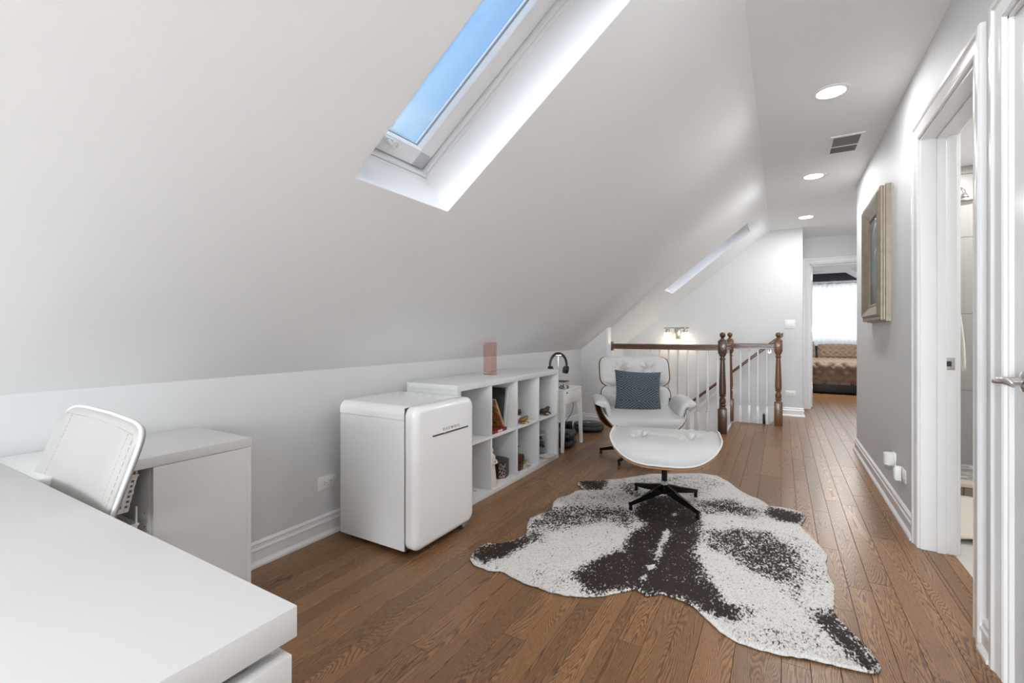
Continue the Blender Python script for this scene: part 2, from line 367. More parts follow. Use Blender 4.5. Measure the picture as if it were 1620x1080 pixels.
# ------------------------------------------------------------------ mesh helper
class MB:
    def __init__(s): s.v = []; s.f = []; s.T = Matrix.Identity(4)
    def add(s, vs, fs):
        o = len(s.v); s.v += [tuple(s.T @ Vector(p)) for p in vs]; s.f += [tuple(i + o for i in f) for f in fs]; return s
    def box(s, a, b, bev=0, seg=2):
        x0, y0, z0 = [min(p, q) for p, q in zip(a, b)]; x1, y1, z1 = [max(p, q) for p, q in zip(a, b)]
        vs = [(x0, y0, z0), (x1, y0, z0), (x1, y1, z0), (x0, y1, z0), (x0, y0, z1), (x1, y0, z1), (x1, y1, z1), (x0, y1, z1)]
        fs = [(0, 3, 2, 1), (4, 5, 6, 7), (0, 1, 5, 4), (1, 2, 6, 5), (2, 3, 7, 6), (3, 0, 4, 7)]
        if bev:
            bm = bmesh.new(); V = [bm.verts.new(p) for p in vs]
            for f in fs: bm.faces.new([V[i] for i in f])
            bev = min(bev, .49 * min(x1 - x0, y1 - y0, z1 - z0))
            bmesh.ops.bevel(bm, geom=list(bm.edges), offset=bev, segments=seg, profile=.5, affect='EDGES')
            bm.verts.index_update()
            vs = [v.co.copy() for v in bm.verts]; fs = [[v.index for v in f.verts] for f in bm.faces]; bm.free()
        return s.add(vs, fs)
    def tube(s, pts, r, n=8, cap=True, closed=False):
        pts = [Vector(p) for p in pts]; k = len(pts)
        rr = r if isinstance(r, (list, tuple)) else [r] * k
        vs = []; fs = []; ref = None
        for i, p in enumerate(pts):
            if closed: t = pts[(i + 1) % k] - pts[i - 1]
            else: t = pts[min(i + 1, k - 1)] - pts[max(i - 1, 0)]
            t.normalize()
            if ref is None: ref = Vector((0, 0, 1)) if abs(t.z) < .9 else Vector((1, 0, 0))
            a = t.cross(ref); a.normalize(); b2 = a.cross(t); ref = b2
            for j in range(n):
                g = 2 * PI * j / n; vs.append(p + (a * math.cos(g) + b2 * math.sin(g)) * rr[i])
        for i in range(k if closed else k - 1):
            for j in range(n):
                fs.append((i * n + j, i * n + (j + 1) % n, ((i + 1) % k) * n + (j + 1) % n, ((i + 1) % k) * n + j))
        if cap and not closed: fs += [tuple(range(n))[::-1], tuple((k - 1) * n + j for j in range(n))]
        return s.add(vs, fs)
    def lathe(s, prof, n=20, c=(0, 0, 0), cap=True):
        vs = []; fs = []; k = len(prof)
        for r, z in prof:
            for j in range(n):
                g = 2 * PI * j / n; vs.append((c[0] + r * math.cos(g), c[1] + r * math.sin(g), c[2] + z))
        for i in range(k - 1):
            for j in range(n): fs.append((i * n + j, i * n + (j + 1) % n, (i + 1) * n + (j + 1) % n, (i + 1) * n + j))
        if cap: fs += [tuple(range(n))[::-1], tuple((k - 1) * n + j for j in range(n))]
        return s.add(vs, fs)
    def extr(s, poly, fn, t0, t1):
        """closed 2d outline extruded; fn(a, b, t) -> 3d"""
        n = len(poly)
        vs = [fn(a, b, t0) for a, b in poly] + [fn(a, b, t1) for a, b in poly]
        fs = [(i, (i + 1) % n, n + (i + 1) % n, n + i) for i in range(n)] + [tuple(range(n))[::-1], tuple(range(n, 2 * n))]
        return s.add(vs, fs)
    def sweep(s, rings, closed=False):
        n = len(rings[0]); k = len(rings); vs = [p for r in rings for p in r]; fs = []
        for i in range(k if closed else k - 1):
            for j in range(n): fs.append((i * n + j, i * n + (j + 1) % n, ((i + 1) % k) * n + (j + 1) % n, ((i + 1) % k) * n + j))
        if not closed: fs += [tuple(range(n))[::-1], tuple((k - 1) * n + j for j in range(n))]
        return s.add(vs, fs)
    def build(s, name, m, parent=None, smooth=35, kind=None, loc=None, wn=True):
        me = bpy.data.meshes.new(name); me.from_pydata([tuple(p) for p in s.v], [], s.f)
        me.materials.append(M[m] if isinstance(m, str) else m)
        if smooth:
            for p in me.polygons: p.use_smooth = True
        bm = bmesh.new(); bm.from_mesh(me)
        bmesh.ops.recalc_face_normals(bm, faces=bm.faces); bm.to_mesh(me); bm.free()
        if smooth:
            me.set_sharp_from_angle(angle=R(smooth))
        o = bpy.data.objects.new(name, me); COL.objects.link(o)
        if parent: o.parent = parent
        if kind: o['kind'] = kind
        if loc: o.location = loc
        return o

def pieces(b, name, m, parent=None, smooth=35):
    """each connected piece of the builder becomes an object of its own"""
    par = list(range(len(b.v)))
    def fd(i):
        while par[i] != i: par[i] = par[par[i]]; i = par[i]
        return i
    for f in b.f:
        for i in f[1:]: par[fd(i)] = fd(f[0])
    gr_ = {}
    for f in b.f: gr_.setdefault(fd(f[0]), []).append(f)
    for fs in gr_.values():
        ids = sorted({i for f in fs for i in f}); mp_ = {v: k for k, v in enumerate(ids)}
        q = MB(); q.v = [b.v[i] for i in ids]; q.f = [tuple(mp_[i] for i in f) for f in fs]; q.build(name, m, parent, smooth)

def thing(name, label, cat, loc=(0, 0, 0), rz=0, group=None):
    o = bpy.data.objects.new(name, None); COL.objects.link(o); o.location = loc; o.rotation_euler = (0, 0, rz)
    o.empty_display_size = .1
    o['label'] = label; o['category'] = cat
    if group: o['group'] = group
    return o
def struct_root(name, label=None):
    o = bpy.data.objects.new(name, None); COL.objects.link(o); o['kind'] = 'structure'; o.empty_display_size = .1
    if label: o['label'] = label
    return o

def slab(name, m, O, U, V, N, us, vs, holes, th, parent=None, kind='structure'):
    """wall slab: cells us x vs, some left out; U,V,N unit vectors, thickness th along N"""
    O, U, V, N = map(Vector, (O, U, V, N)); b = MB()
    nu, nv = len(us), len(vs)
    idx = lambda i, j, k: (k * nu + i) * nv + j
    P = [O + U * us[i] + V * vs[j] + N * (k * th) for k in (0, 1) for i in range(nu) for j in range(nv)]
    F = []
    solid = lambda i, j: 0 <= i < nu - 1 and 0 <= j < nv - 1 and (i, j) not in holes
    for i in range(nu - 1):
        for j in range(nv - 1):
            if not solid(i, j): continue
            F.append((idx(i, j, 0), idx(i + 1, j, 0), idx(i + 1, j + 1, 0), idx(i, j + 1, 0)))
            F.append((idx(i, j, 1), idx(i, j + 1, 1), idx(i + 1, j + 1, 1), idx(i + 1, j, 1)))
            if not solid(i - 1, j): F.append((idx(i, j, 0), idx(i, j + 1, 0), idx(i, j + 1, 1), idx(i, j, 1)))
            if not solid(i + 1, j): F.append((idx(i + 1, j, 0), idx(i + 1, j, 1), idx(i + 1, j + 1, 1), idx(i + 1, j + 1, 0)))
            if not solid(i, j - 1): F.append((idx(i, j, 0), idx(i, j, 1), idx(i + 1, j, 1), idx(i + 1, j, 0)))
            if not solid(i, j + 1): F.append((idx(i, j + 1, 0), idx(i + 1, j + 1, 0), idx(i + 1, j + 1, 1), idx(i, j + 1, 1)))
    b.add(P, F)
    return b.build(name, m, parent, smooth=0, kind=kind)

# ------------------------------------------------------------------ ROOM SHELL
XL, XR, H = -2.12, .605, 2.45
KW = .89                       # knee wall height
XC = -.13                      # crease between slope and flat ceiling
YE = 5.31                      # end of right wall / stub wall
YF = 7.06                      # far stair wall
YD = 7.86                      # bedroom door wall
YB = -4.6
sl = math.hypot(XC - XL, H - KW)
U = Vector(((XC - XL) / sl, 0, (H - KW) / sl)); NV = Vector((-U.z, 0, U.x)); VY = Vector((0, 1, 0))
O0 = Vector((XL, 0, KW))
SD = .20                       # slope thickness = shaft depth
u1 = (-1.218 - XL) / U.x; u2 = (-.32 - XL) / U.x
s1y = (1.05, 1.547); s2y = (5.71, 6.21)

# floor
fl = struct_root('floor')
sub = MB()
sub.box((XL - .12, YB - .1, -.10), (.62, 5.5, -.016))
sub.box((-.52, 5.5, -.10), (1.75, 6.3, -.016)).box((0.0, 6.3, -.10), (1.75, 8.0, -.016)).box((-1.2, 8.0, -.10), (2.6, 12.8, -.016)).box((.62, 2.2, -.10), (.735, 3.12, -.016))
sub.box((.62, 5.3, -.10), (1.75, 5.5, -.016))
sub.build('subfloor', 'oak', fl, smooth=0)
def plank(x0, x1, y0, y1, parent, dz=0):
    w = (x1 - x0) / 2; L = (y1 - y0) / 2; g = .0004; c = .0008
    vs = []
    for (ww, ll, z) in ((w - g, L - g, -.016), (w - g, L - g, -.0012), (w - g - c, L - g - c, 0)):
        vs += [(-ww, -ll, z), (ww, -ll, z), (ww, ll, z), (-ww, ll, z)]
    fs = [(8, 9, 10, 11)]
    for k in (0, 4):
        for i in range(4): fs.append((k + i, k + (i + 1) % 4, k + 4 + (i + 1) % 4, k + 4 + i))
    me = bpy.data.meshes.new('plank'); me.from_pydata(vs, [], fs); me.materials.append(M['oak'])
    o = bpy.data.objects.new('plank', me); COL.objects.link(o); o.parent = parent
    o.location = ((x0 + x1) / 2, (y0 + y1) / 2, dz)
    return o
rng = random.Random(11)
x = XL + .012
npl = 0
while x < 1.7:
    w = rng.choice((.0825, .0825, .114, .0825))
    x1 = x + w
    if x < XR + .02 and x1 > XR + .02: x1 = XR + .02
    if x < -.5 and x1 > -.53: x1 = -.5
    if x < .0 and x1 > -.03: x1 = .0
    ys, ye = (-.2, 8.9)
    if x < -.505: ye = 5.5
    elif x < -.001: ye = 6.3
    if x >= XR + .015: ys = YE + .01
    if x > 1.0: ye = 8.0
    y = ys
    first = True
    while y < ye - .01:
        L = rng.uniform(.55, 1.75) * (rng.uniform(.3, 1) if first else 1)
        y1 = min(y + L, ye)
        if ye - y1 < .25: y1 = ye
        plank(x, x1, y, y1, fl, rng.uniform(-.0004, 0)); npl += 1
        y = y1; first = False
    x = x1
for k, (xa, xb) in enumerate(((.625, .682), (.682, .735))):
    plank(xa, xb, 2.27, 3.05, fl); npl += 1
# distant boards of the bedroom floor, too small to pick apart
db = MB(); xx = -1.1
while xx < 2.5:
    yy = 8.9 + rng.uniform(0, .5) if 0 < xx < 1 else 8.0
    yy = 8.9 if -.01 < xx < 1.05 else 8.0
    while yy < 12.6:
        y1 = min(yy + rng.uniform(.8, 1.8), 12.7)
        db.box((xx + .001, yy + .001, -.014), (xx + .089, y1 - .001, 0)); yy = y1
    xx += .09
db.build('distant_boards', 'oak', fl, smooth=0, kind='stuff')

# ceilings and slope
cs = slab('ceiling_slope', 'ceil', O0, U, VY, NV, [-.02, u1, u2, sl + .0], [YB - .1, s1y[0], s1y[1], s2y[0], s2y[1], YF], {(1, 1), (1, 3)}, SD, None)
slab('ceiling', 'ceil', (XC, YB - .1, H), (1, 0, 0), (0, 1, 0), (0, 0, 1), [0, XR + .14 - XC], [0, YE - YB + .1], set(), .1)
b = MB(); b.box((XC, YE, H), (1.8, YD + .12, H + .1)); b.build('ceiling_hall', 'ceil', None, 0, 'structure')

# left knee wall, stub wall, stair walls
MB().box((XL - .1, YB, -.1), (XL, YF + .1, KW + .012)).build('wall_left', 'wall', None, 0, 'structure')
b = MB()
b.extr([(XL, 0), (-1.80, 0), (-1.80, KW + (XL + 2.12 + .32) * U.z / U.x), (XL, KW)], lambda a, c, t: (a, t, c), YE + .01, YE + .11)
b.build('wall_stub', 'wall', None, 0, 'structure')
b = MB(); b.box((-1.800, YE + .008, 0), (-1.778, YE + .112, KW + .342 * U.z / U.x - .004)); b.build('trim_stub', 'trim', None, 0, 'structure')
# stair well: far wall goes down to the lower storey
b = MB(); zf = lambda xx: KW + (xx - XL) * U.z / U.x
b.extr([(XL - .05, -2.7), (.24, -2.7), (.24, H), (XC, H), (XL - .05, zf(XL - .05))], lambda a, c, t: (a, t, c), YF, YF + .1)
b.build('wall_far', 'wall', None, 0, 'structure')
b = MB(); b.box((.12, YF + .1, -.1), (.24, YD + .1, H)); b.build('wall_hall_return', 'wall', None, 0, 'structure')
b = MB()
b.box((XL - .05, 5.42, -2.7), (-.52, 5.50, -.02)); b.box((-.60, 5.5, -2.7), (-.52, 6.3, -.02)); b.box((XL - .1, 5.4, -2.7), (XL, YF, -.1)); b.box((-2.3, 5.3, -2.8), (.3, 7.2, -2.7))
b.box((-.52, 6.22, -2.7), (0.02, 6.30, -.10))
b.build('wall_stairwell', 'wall', None, 0, 'structure')
# bedroom door wall (door opening x .36..1.14)
slab('wall_back_hall', 'wall', (.24, YD, 0), (1, 0, 0), (0, 0, 1), (0, 1, 0), [-.0, .11, .90, 1.56], [-.1, 0, 2.075, H], {(1, 1), (1, 0)}, .12)
MB().box((1.7, YE, -.1), (1.8, YD + .1, H)).build('wall_hall_right', 'wall', None, 0, 'structure')
# right wall with two door openings, ends at YE
D1 = (2.262, 3.05); D2 = (1.20, 2.004)
slab('wall_right', 'wall', (XR, YB, 0), (0, 1, 0), (0, 0, 1), (1, 0, 0), [0, D2[0] - YB, D2[1] - YB, D1[0] - YB, D1[1] - YB, YE - YB], [-.1, 0, 2.065, H + .02], {(1, 1), (3, 1), (3, 0)}, .135)
MB().box((.74, YE - .11, -.1), (1.75, YE, H)).build('wall_hall_corner', 'wall', None, 0, 'structure')
# rear wall behind the camera and an unseen shaded window added for the rear fill
slab('wall_rear', 'wall', (XL - .1, YB, -.1), (1, 0, 0), (0, 0, 1), (0, -1, 0), [0, XR - XL + .24], [0, H + .3], set(), .1)
w3 = struct_root('window_3')
b = MB(); b.box((-1.45, YB, .45), (.35, YB + .02, 2.25)); b.build('shade', 'trim', w3, 0)
b = MB()
for a, c in (((-1.53, YB, .37), (.43, YB + .03, .45)), ((-1.53, YB, 2.25), (.43, YB + .03, 2.33)), ((-1.53, YB, .45), (-1.45, YB + .03, 2.25)), ((.35, YB, .45), (.43, YB + .03, 2.25))): b.box(a, c)
b.build('window_frame', 'trim', w3, 0)

w5 = struct_root('window_5')  # made-up window out of view, added to go with the side fill
b = MB(); b.box((XR - .02, -2.05, .45), (XR, -.55, 2.1)); b.build('shade', 'trim', w5, 0)
b = MB()
for a, c in (((XR - .03, -2.13, .37), (XR, -.47, .45)), ((XR - .03, -2.13, 2.1), (XR, -.47, 2.18)), ((XR - .03, -2.13, .45), (XR, -2.05, 2.1)), ((XR - .03, -.55, .45), (XR, -.47, 2.1))): b.box(a, c)
b.build('window_frame', 'trim', w5, 0)

w6 = struct_root('window_6')
MB().box((1.66, 6.05, .75), (1.70, 7.15, 2.15)).build('shade', 'trim', w6, 0)

# ------------------------------------------------------------------ baseboards
BBP = [(0, 0), (.026, 0), (.026, .010), (.020, .020), (.015, .023), (.013, .026), (.013, .070), (.018, .074), (.017, .080), (.011, .086), (.010, .098), (.013, .104), (.008, .111), (0, .115)]
def baseboard(name, p0, p1, n, ext0=0, ext1=0, parent=None, kind='structure'):
    """profile along p0->p1, n = direction into the room; ext = mitre slope at ends"""
    p0, p1, n = Vector((*p0, 0)), Vector((*p1, 0)), Vector((*n, 0)); t = (p1 - p0).normalized()
    r0 = [p0 + n * a + Vector((0, 0, z)) + t * (a * ext0) for a, z in BBP]; r1 = [p1 + n * a + Vector((0, 0, z)) + t * (a * ext1) for a, z in BBP]
    return MB().sweep([r0, r1]).build(name, 'trim', parent, 30, kind)
baseboard('baseboard_left', (XL, YB), (XL, YE + .01), (1, 0), 0, -1)
baseboard('baseboard_stub', (XL, YE + .01), (-1.80, YE + .01), (0, -1), 1, 0)
baseboard('baseboard_right', (XR, D1[1] + .085), (XR, YE), (-1, 0), 0, 1)
baseboard('baseboard_corner', (XR, YE), (1.7, YE), (0, 1), -1, 0)
baseboard('baseboard_between', (XR, D2[1] + .085), (XR, D1[0] - .085), (-1, 0))
baseboard('baseboard_far', (-.06, YF), (.24, YF), (0, -1), 0, 1)
baseboard('baseboard_return', (.24, YF), (.24, YD - .02), (1, 0), -1, 0)

# ------------------------------------------------------------------ casings
CP = [(0, 0), (0, .009), (.006, .013), (.014, .010), (.018, .012), (.050, .013), (.056, .016), (.062, .021), (.078, .021), (.085, .016), (.085, 0)]
def casing(name, org, A, N, a0, a1, top, parent=None, kind='structure', rev=.0):
    """door casing round an opening a0..a1 along A, height top; N = out of the wall"""
    org, A, N = Vector(org), Vector(A), Vector(N); Z = Vector((0, 0, 1))
    rings = []
    for (a, z, sa, sz) in ((a0, 0, -1, 0), (a0, top, -1, 1), (a1, top, 1, 1), (a1, 0, 1, 0)):
        rings.append([org + A * (a + sa * w) + Z * (z + sz * w) + N * t for w, t in CP])
    return MB().sweep(rings).build(name, 'trim', parent, 30, kind)
casing('trim_1', (XR, 0, 0), (0, 1, 0), (-1, 0, 0), D1[0], D1[1], 2.065)
casing('trim_2', (XR, 0, 0), (0, 1, 0), (-1, 0, 0), D2[0], D2[1], 2.065)
casing('trim_3', (0, YD, 0), (1, 0, 0), (0, -1, 0), .35, 1.14, 2.075)
# jamb linings with stops
def jamb(name, f, a0, a1, top, d):
    """f(a, depth, z) -> point; lining thickness .018 and a stop"""
    b = MB()
    def bx(a_, b_, d0, d1, z0, z1):
        p, q = f(a_, d0, z0), f(b_, d1, z1); b.box(p, q, .0015, 1)
    t = .012
    bx(a0, a0 + t, -.001, d, 0, top); bx(a1 - t, a1, -.001, d, 0, top); bx(a0, a1, -.001, d, top - t, top)
    bx(a0 + t, a0 + t + .01, .06, .095, 0, top - t); bx(a1 - t - .01, a1 - t, .06, .095, 0, top - t); bx(a0 + t, a1 - t, .06, .095, top - t - .01, top - t)
    return b.build(name, 'trim', None, 30, 'structure')
jamb('trim_4', lambda a, d, z: (XR + d, a, z), D1[0], D1[1], 2.065, .137)
jamb('trim_5', lambda a, d, z: (XR + d, a, z), D2[0], D2[1], 2.065, .137)
jamb('trim_6', lambda a, d, z: (a, YD + d, z), .35, 1.14, 2.075, .122)
b = MB(); b.box((XR + .137, D1[1] - .0, 0), (XR + .152, D1[1] + .085, 2.15), .002).box((XR + .137, D1[0] - .085, 0), (XR + .152, D1[0], 2.15), .002).box((XR + .137, D1[0] - .085, 2.065), (XR + .152, D1[1] + .085, 2.15), .002)
b.build('trim_7', 'trim', None, 30, 'structure')

# ------------------------------------------------------------------ doors
# door_1: closed white door beside the camera, with lever handle
d1 = struct_root('door_1')
b = MB(); b.box((XR + .010, D2[0] + .014, .008), (XR + .05, D2[1] - .014, 2.05), .002); b.build('door_leaf', 'trim', d1)
HY, HZ = 1.90, .945
b = MB(); b.T = Matrix.Translation((XR + .010, HY, HZ)) @ Matrix.Rotation(-PI / 2, 4, 'Y')
b.lathe([(.001, 0), (.034, 0), (.034, .005), (.031, .010), (.022, .013), (.014, .016), (.001, .016)], 32)
ho = b.build('door_handle', 'chrome', d1)
b = MB()
xb = XR + .0
b.tube([(xb - .002, HY, HZ), (xb - .025, HY, HZ), (xb - .045, HY, HZ), (xb - .056, HY - .012, HZ), (xb - .058, HY - .035, HZ + .003), (xb - .055, HY - .07, HZ + .004), (xb - .052, HY - .105, HZ - .003)],
       [.013, .0125, .0135, .0135, .012, .010, .007], 16)
b.build('lever', 'chrome', ho)
# door_2: bedroom door, swung open into the bedroom
d2 = struct_root('door_2')
b = MB(); b.box((.356, YD + .125, .012), (.392, YD + .90, 2.055), .002); b.build('door_leaf', 'trim', d2)
b = MB()
for z in (.28, 1.10, 1.86): 
    b.tube([(.372, YD + .121, z), (.372, YD + .121, z + .09)], .006, 8); b.box((.376, YD + .1225, z), (.391, YD + .126, z + .09))
pieces(b, 'hinge', 'nickel', d2)
# strike plate on the bathroom jamb
sp_ = MB(); sp_.box((.693, D1[1] - .0145, .905), (.733, D1[1] - .012, .965), .001); so = sp_.build('strike_plate', 'nickel', None)
so['label'] = 'small brushed metal strike plate on the white bathroom door jamb'; so['category'] = 'strike plate'
MB().box((.702, D1[1] - .0155, .922), (.720, D1[1] - .0142, .948)).build('latch_hole', 'slot', so, 0)

# ------------------------------------------------------------------ skylights
def on_slope(u, y, w): return O0 + U * u + VY * y + NV * w
def ring(b, u0, u1_, y0, y1, w0, w1, t0, t1=None, bev=.003):
    """frame ring: inset t0 outside .. t1 inside"""
    if t1 is None: t1 = t0
    T = b.T.copy()
    b.T = Matrix.Translation(O0) @ Matrix(((U.x, 0, NV.x, 0), (0, 1, 0, 0), (U.z, 0, NV.z, 0), (0, 0, 0, 1)))
    b.box((u0 + t0, y0 + t0, w0), (u0 + t1, y1 - t0, w1), bev); b.box((u1_ - t1, y0 + t0, w0), (u1_ - t0, y1 - t0, w1), bev)
    b.box((u0 + t0, y0 + t0, w0), (u1_ - t0, y0 + t1, w1), bev); b.box((u0 + t0, y1 - t1, w0), (u1_ - t0, y1 - t0, w1), bev)
    b.T = T
def skylight(n, yy, dw=0):
    global O0
    r = struct_root('window_%d' % n); keep = O0.copy()
    # painted shaft lining
    b = MB(); ring(b, u1, u2, yy[0], yy[1], 0.0005, .192 + dw, 0, .002, 0); b.build('shaft', 'shaft', r, 0); O0 = O0 + NV * dw
    b = MB(); ring(b, u1 - .02, u2 + .02, yy[0] - .02, yy[1] + .02, .190, .262, 0, .028, .002); b.build('window_frame', 'shaft', r)
    b = MB(); ring(b, u1, u2, yy[0], yy[1], .205, .262, .010, .020, .001); b.build('track', 'shaft', r)
    b = MB(); ring(b, u1, u2, yy[0], yy[1], .222, .276, .027, .100, .004); sash = b.build('sash', 'shaft', r)
    b = MB(); ring(b, u1, u2, yy[0], yy[1], .255, .262, .099, .103, 0); b.build('gasket', mat('grey_gasket', (.36, .37, .38), .6, bump=.02), sash, 0)
    b = MB(); b.T = Matrix.Translation(O0) @ Matrix(((U.x, 0, NV.x, 0), (0, 1, 0, 0), (U.z, 0, NV.z, 0), (0, 0, 0, 1)))
    b.box((u1 + .09, yy[0] + .09, .262), (u2 - .09, yy[1] - .09, .266)); b.build('pane', 'glass', sash, 0)
    # bottom rail ledge of the frame with the chain opener
    b = MB(); b.T = Matrix.Translation(O0) @ Matrix(((U.x, 0, NV.x, 0), (0, 1, 0, 0), (U.z, 0, NV.z, 0), (0, 0, 0, 1)))
    b.box((u1 + .010, yy[0] + .012, .196), (u1 + .022, yy[1] - .012, .250), .002); b.build('sill_strip', 'plate', r)
    b = MB(); b.T = Matrix.Translation(O0) @ Matrix(((U.x, 0, NV.x, 0), (0, 1, 0, 0), (U.z, 0, NV.z, 0), (0, 0, 0, 1)))
    cy = yy[0] + .235; b.T = b.T @ Matrix.Translation((.050, 0, .0))
    b.box((u1 + .0, cy - .05, .205), (u1 + .045, cy + .02, .224), .004)
    b.tube([(u1 + .036, cy - .03, .20), (u1 + .03, cy - .012, .188)], .010, 10)
    b.tube([(u1 + .034 + .013 * math.cos(g), cy + .012 + .013 * math.sin(g), .196) for g in [2 * PI * k / 16 for k in range(16)]], .0045, 8, closed=True)
    b.build('crank_hook', 'plate', r); O0 = keep
    return r
skylight(1, s1y); skylight(2, s2y, .0)

# ------------------------------------------------------------------ ceiling fittings
def downlight(x, y, label):
    t = thing('recessed_light', label, 'ceiling light', (x, y, H), 0, 'recessed ceiling lights')
    b = MB(); b.lathe([(.068, -.0005), (.070, -.004), (.088, -.005), (.093, -.003), (.093, 0), (.068, 0)], 40, cap=False); b.build('trim_ring', 'plate', t)
    b = MB(); b.lathe([(.071, -.0038), (.055, -.0025), (.001, -.002)], 40, cap=False); b.build('lamp_lens', 'lamp', t)
    l = light('downlight', 'AREA', (x, y, H - .02), 3.4 if y < 4 else 6.5, (.99, .99, 1.0), (0, 0, -1), shape='DISK', size=.13)
    l.parent = None
    return t
downlight(.243, 3.165, 'nearest recessed round ceiling light, above the cowhide rug')
downlight(.243, 4.785, 'second recessed round ceiling light, just beyond the ceiling vent')
downlight(.250, 6.42, 'farthest recessed round ceiling light, before the bedroom doorway')
for yy in (1.45, -.3, -1.8, -3.4):
    light('downlight', 'AREA', (.243, yy, H - .02), 3, (.97, .985, 1.0), (0, 0, -1), shape='DISK', size=.13)
# vent
t = thing('ceiling_vent', 'square ceiling vent cover with grey filter between the ceiling lights', 'vent', (.395, 4.085, H))
b = MB()
for a, c in (((-.10, -.19, -.006), (.10, -.165, 0)), ((-.10, .165, -.006), (.10, .19, 0)), ((-.10, -.165, -.006), (-.078, .165, 0)), ((.078, -.165, -.006), (.10, .165, 0)), ((-.078, .02, -.006), (.078, .032, 0))): b.box(a, c, .001, 1)
b.build('frame', 'plate', t)
MB().box((-.078, .034, -.003), (.078, .165, -.0005)).build('filter', 'dark', t, 0)
MB().box((-.078, -.165, -.0035), (.078, .019, -.0005)).build('filter', 'grey', t, 0)
b = MB(); b.tube([(0, .188, -.008), (0, .205, -.008)], .004, 8).tube([(0, -.188, -.008), (0, -.20, -.008)], .004, 8); pieces(b, 'latch', 'plate', t)

# ------------------------------------------------------------------ wall plates
def outlet(name, label, loc, rz, kind='outlet'):
    """horizontal decora outlet or double switch; local +X = along wall, -Y = into the room"""
    t = thing(name, label, 'electrical outlet' if kind == 'outlet' else 'light switch', loc, rz)
    if kind == 'outlet':
        MB().box((-.058, -.006, -.036), (.058, 0, .036), .002).build('plate', 'plate', t)
        MB().box((-.034, -.0075, -.0165), (.034, -.005, .0165), .001).build('socket_face', 'plate', t)
        b = MB()
        for s in (-1, 1):
            for dz in (-.006, .006): b.box((s * .019 - .005, -.0082, dz - .001), (s * .019 + .003, -.007, dz + .001))
            b.tube([(s * .019 + .008, -.0082, 0), (s * .019 + .008, -.007, 0)], .0022, 8)
        b.build('slots', 'slot', t, 0, 'stuff')
    else:
        MB().box((-.057, -.006, -.057), (.057, 0, .057), .002).build('plate', 'plate', t)
        for s in (-1, 1): MB().box((s * .023 - .0165, -.009, -.033), (s * .023 + .0165, -.005, .033), .002).build('rocker', 'plate', t)
    return t
outlet('wall_outlet', 'white wall outlet on the knee wall between desk cabinet and mini fridge', (XL, 1.647, .283), PI / 2)
outlet('wall_outlet', 'white wall outlet low on the far wall beside the bedroom door', (.107, YF, .30), 0)
outlet('light_switch', 'white double light switch on the far wall above the outlet', (.100, YF, 1.205), 0, 'switch')
# right wall: outlet with a plug-in box and a night light
t = outlet('wall_outlet', 'white wall outlet on the right wall nearest the bathroom doorway', (XR, 3.40, .277), -PI / 2)
t = thing('plug_in_adapter', 'small flat white plug-in box in the right wall outlet', 'adapter', (XR - .0085, 3.425, .275), -PI / 2)
MB().box((-.025, -.030, -.04), (.010, 0, .042), .004).build('body', 'plate', t); MB().box((-.020, -.034, -.030), (.006, -.0302, .030), .002).build('face', 'plate', t)
t = thing('night_light', 'white plug-in night light with clear lens low on the right wall', 'night light', (XR, 3.63, .29), -PI / 2)
b = MB(); b.box((-.032, -.012, -.060), (.032, 0, .062), .004); b.build('backplate', 'plate', t)
b = MB(); b.T = Matrix.Translation((0, -.012, 0)) 
b.extr([(-.03, 0), (-.03, -.02)] + [(-.03 * math.cos(g), -.02 - .028 * math.sin(g)) for g in [PI * k / 10 for k in range(1, 10)]] + [(.03, -.02), (.03, 0)], lambda a, c, q: (a, c, q), -.012, .058)
b.build('hood', 'plate', t)
b = MB(); b.T = Matrix.Translation((0, -.030, -.030)); b.lathe([(.002, -.018), (.016, -.012), (.022, 0), (.022, .017)], 16); b.build('lens', 'clear', t)

# ------------------------------------------------------------------ picture on right wall
PY0, PY1, PZ0, PZ1 = 3.756, 4.49, 1.165, 2.045
t = thing('framed_picture', 'silver-gold framed picture of pale arcs on dusky blue, on right wall', 'picture', (XR, (PY0 + PY1) / 2, (PZ0 + PZ1) / 2))
hy, hz = (PY1 - PY0) / 2, (PZ1 - PZ0) / 2
FP = [(0, 0), (0, -.026), (.003, -.030), (.009, -.031), (.010, -.036), (.007, -.042), (.007, -.052), (.012, -.057), (.020, -.056), (.030, -.052), (.036, -.062), (.046, -.070), (.058, -.066), (.085, -.050), (.110, -.036), (.116, -.040), (.126, -.036), (.130, -.028), (.130, 0)]
rings = []
for sy, sz in ((-1, -1), (-1, 1), (1, 1), (1, -1)):
    rings.append([(dx, sy * (hy - w), sz * (hz - w)) for w, dx in FP])
MB().sweep(rings, True).build('frame', 'pewter', t, 25)
MB().box((-.026, -hy + .128, -hz + .128), (-.020, hy - .128, hz - .128)).build('canvas', 'art', t, 0)

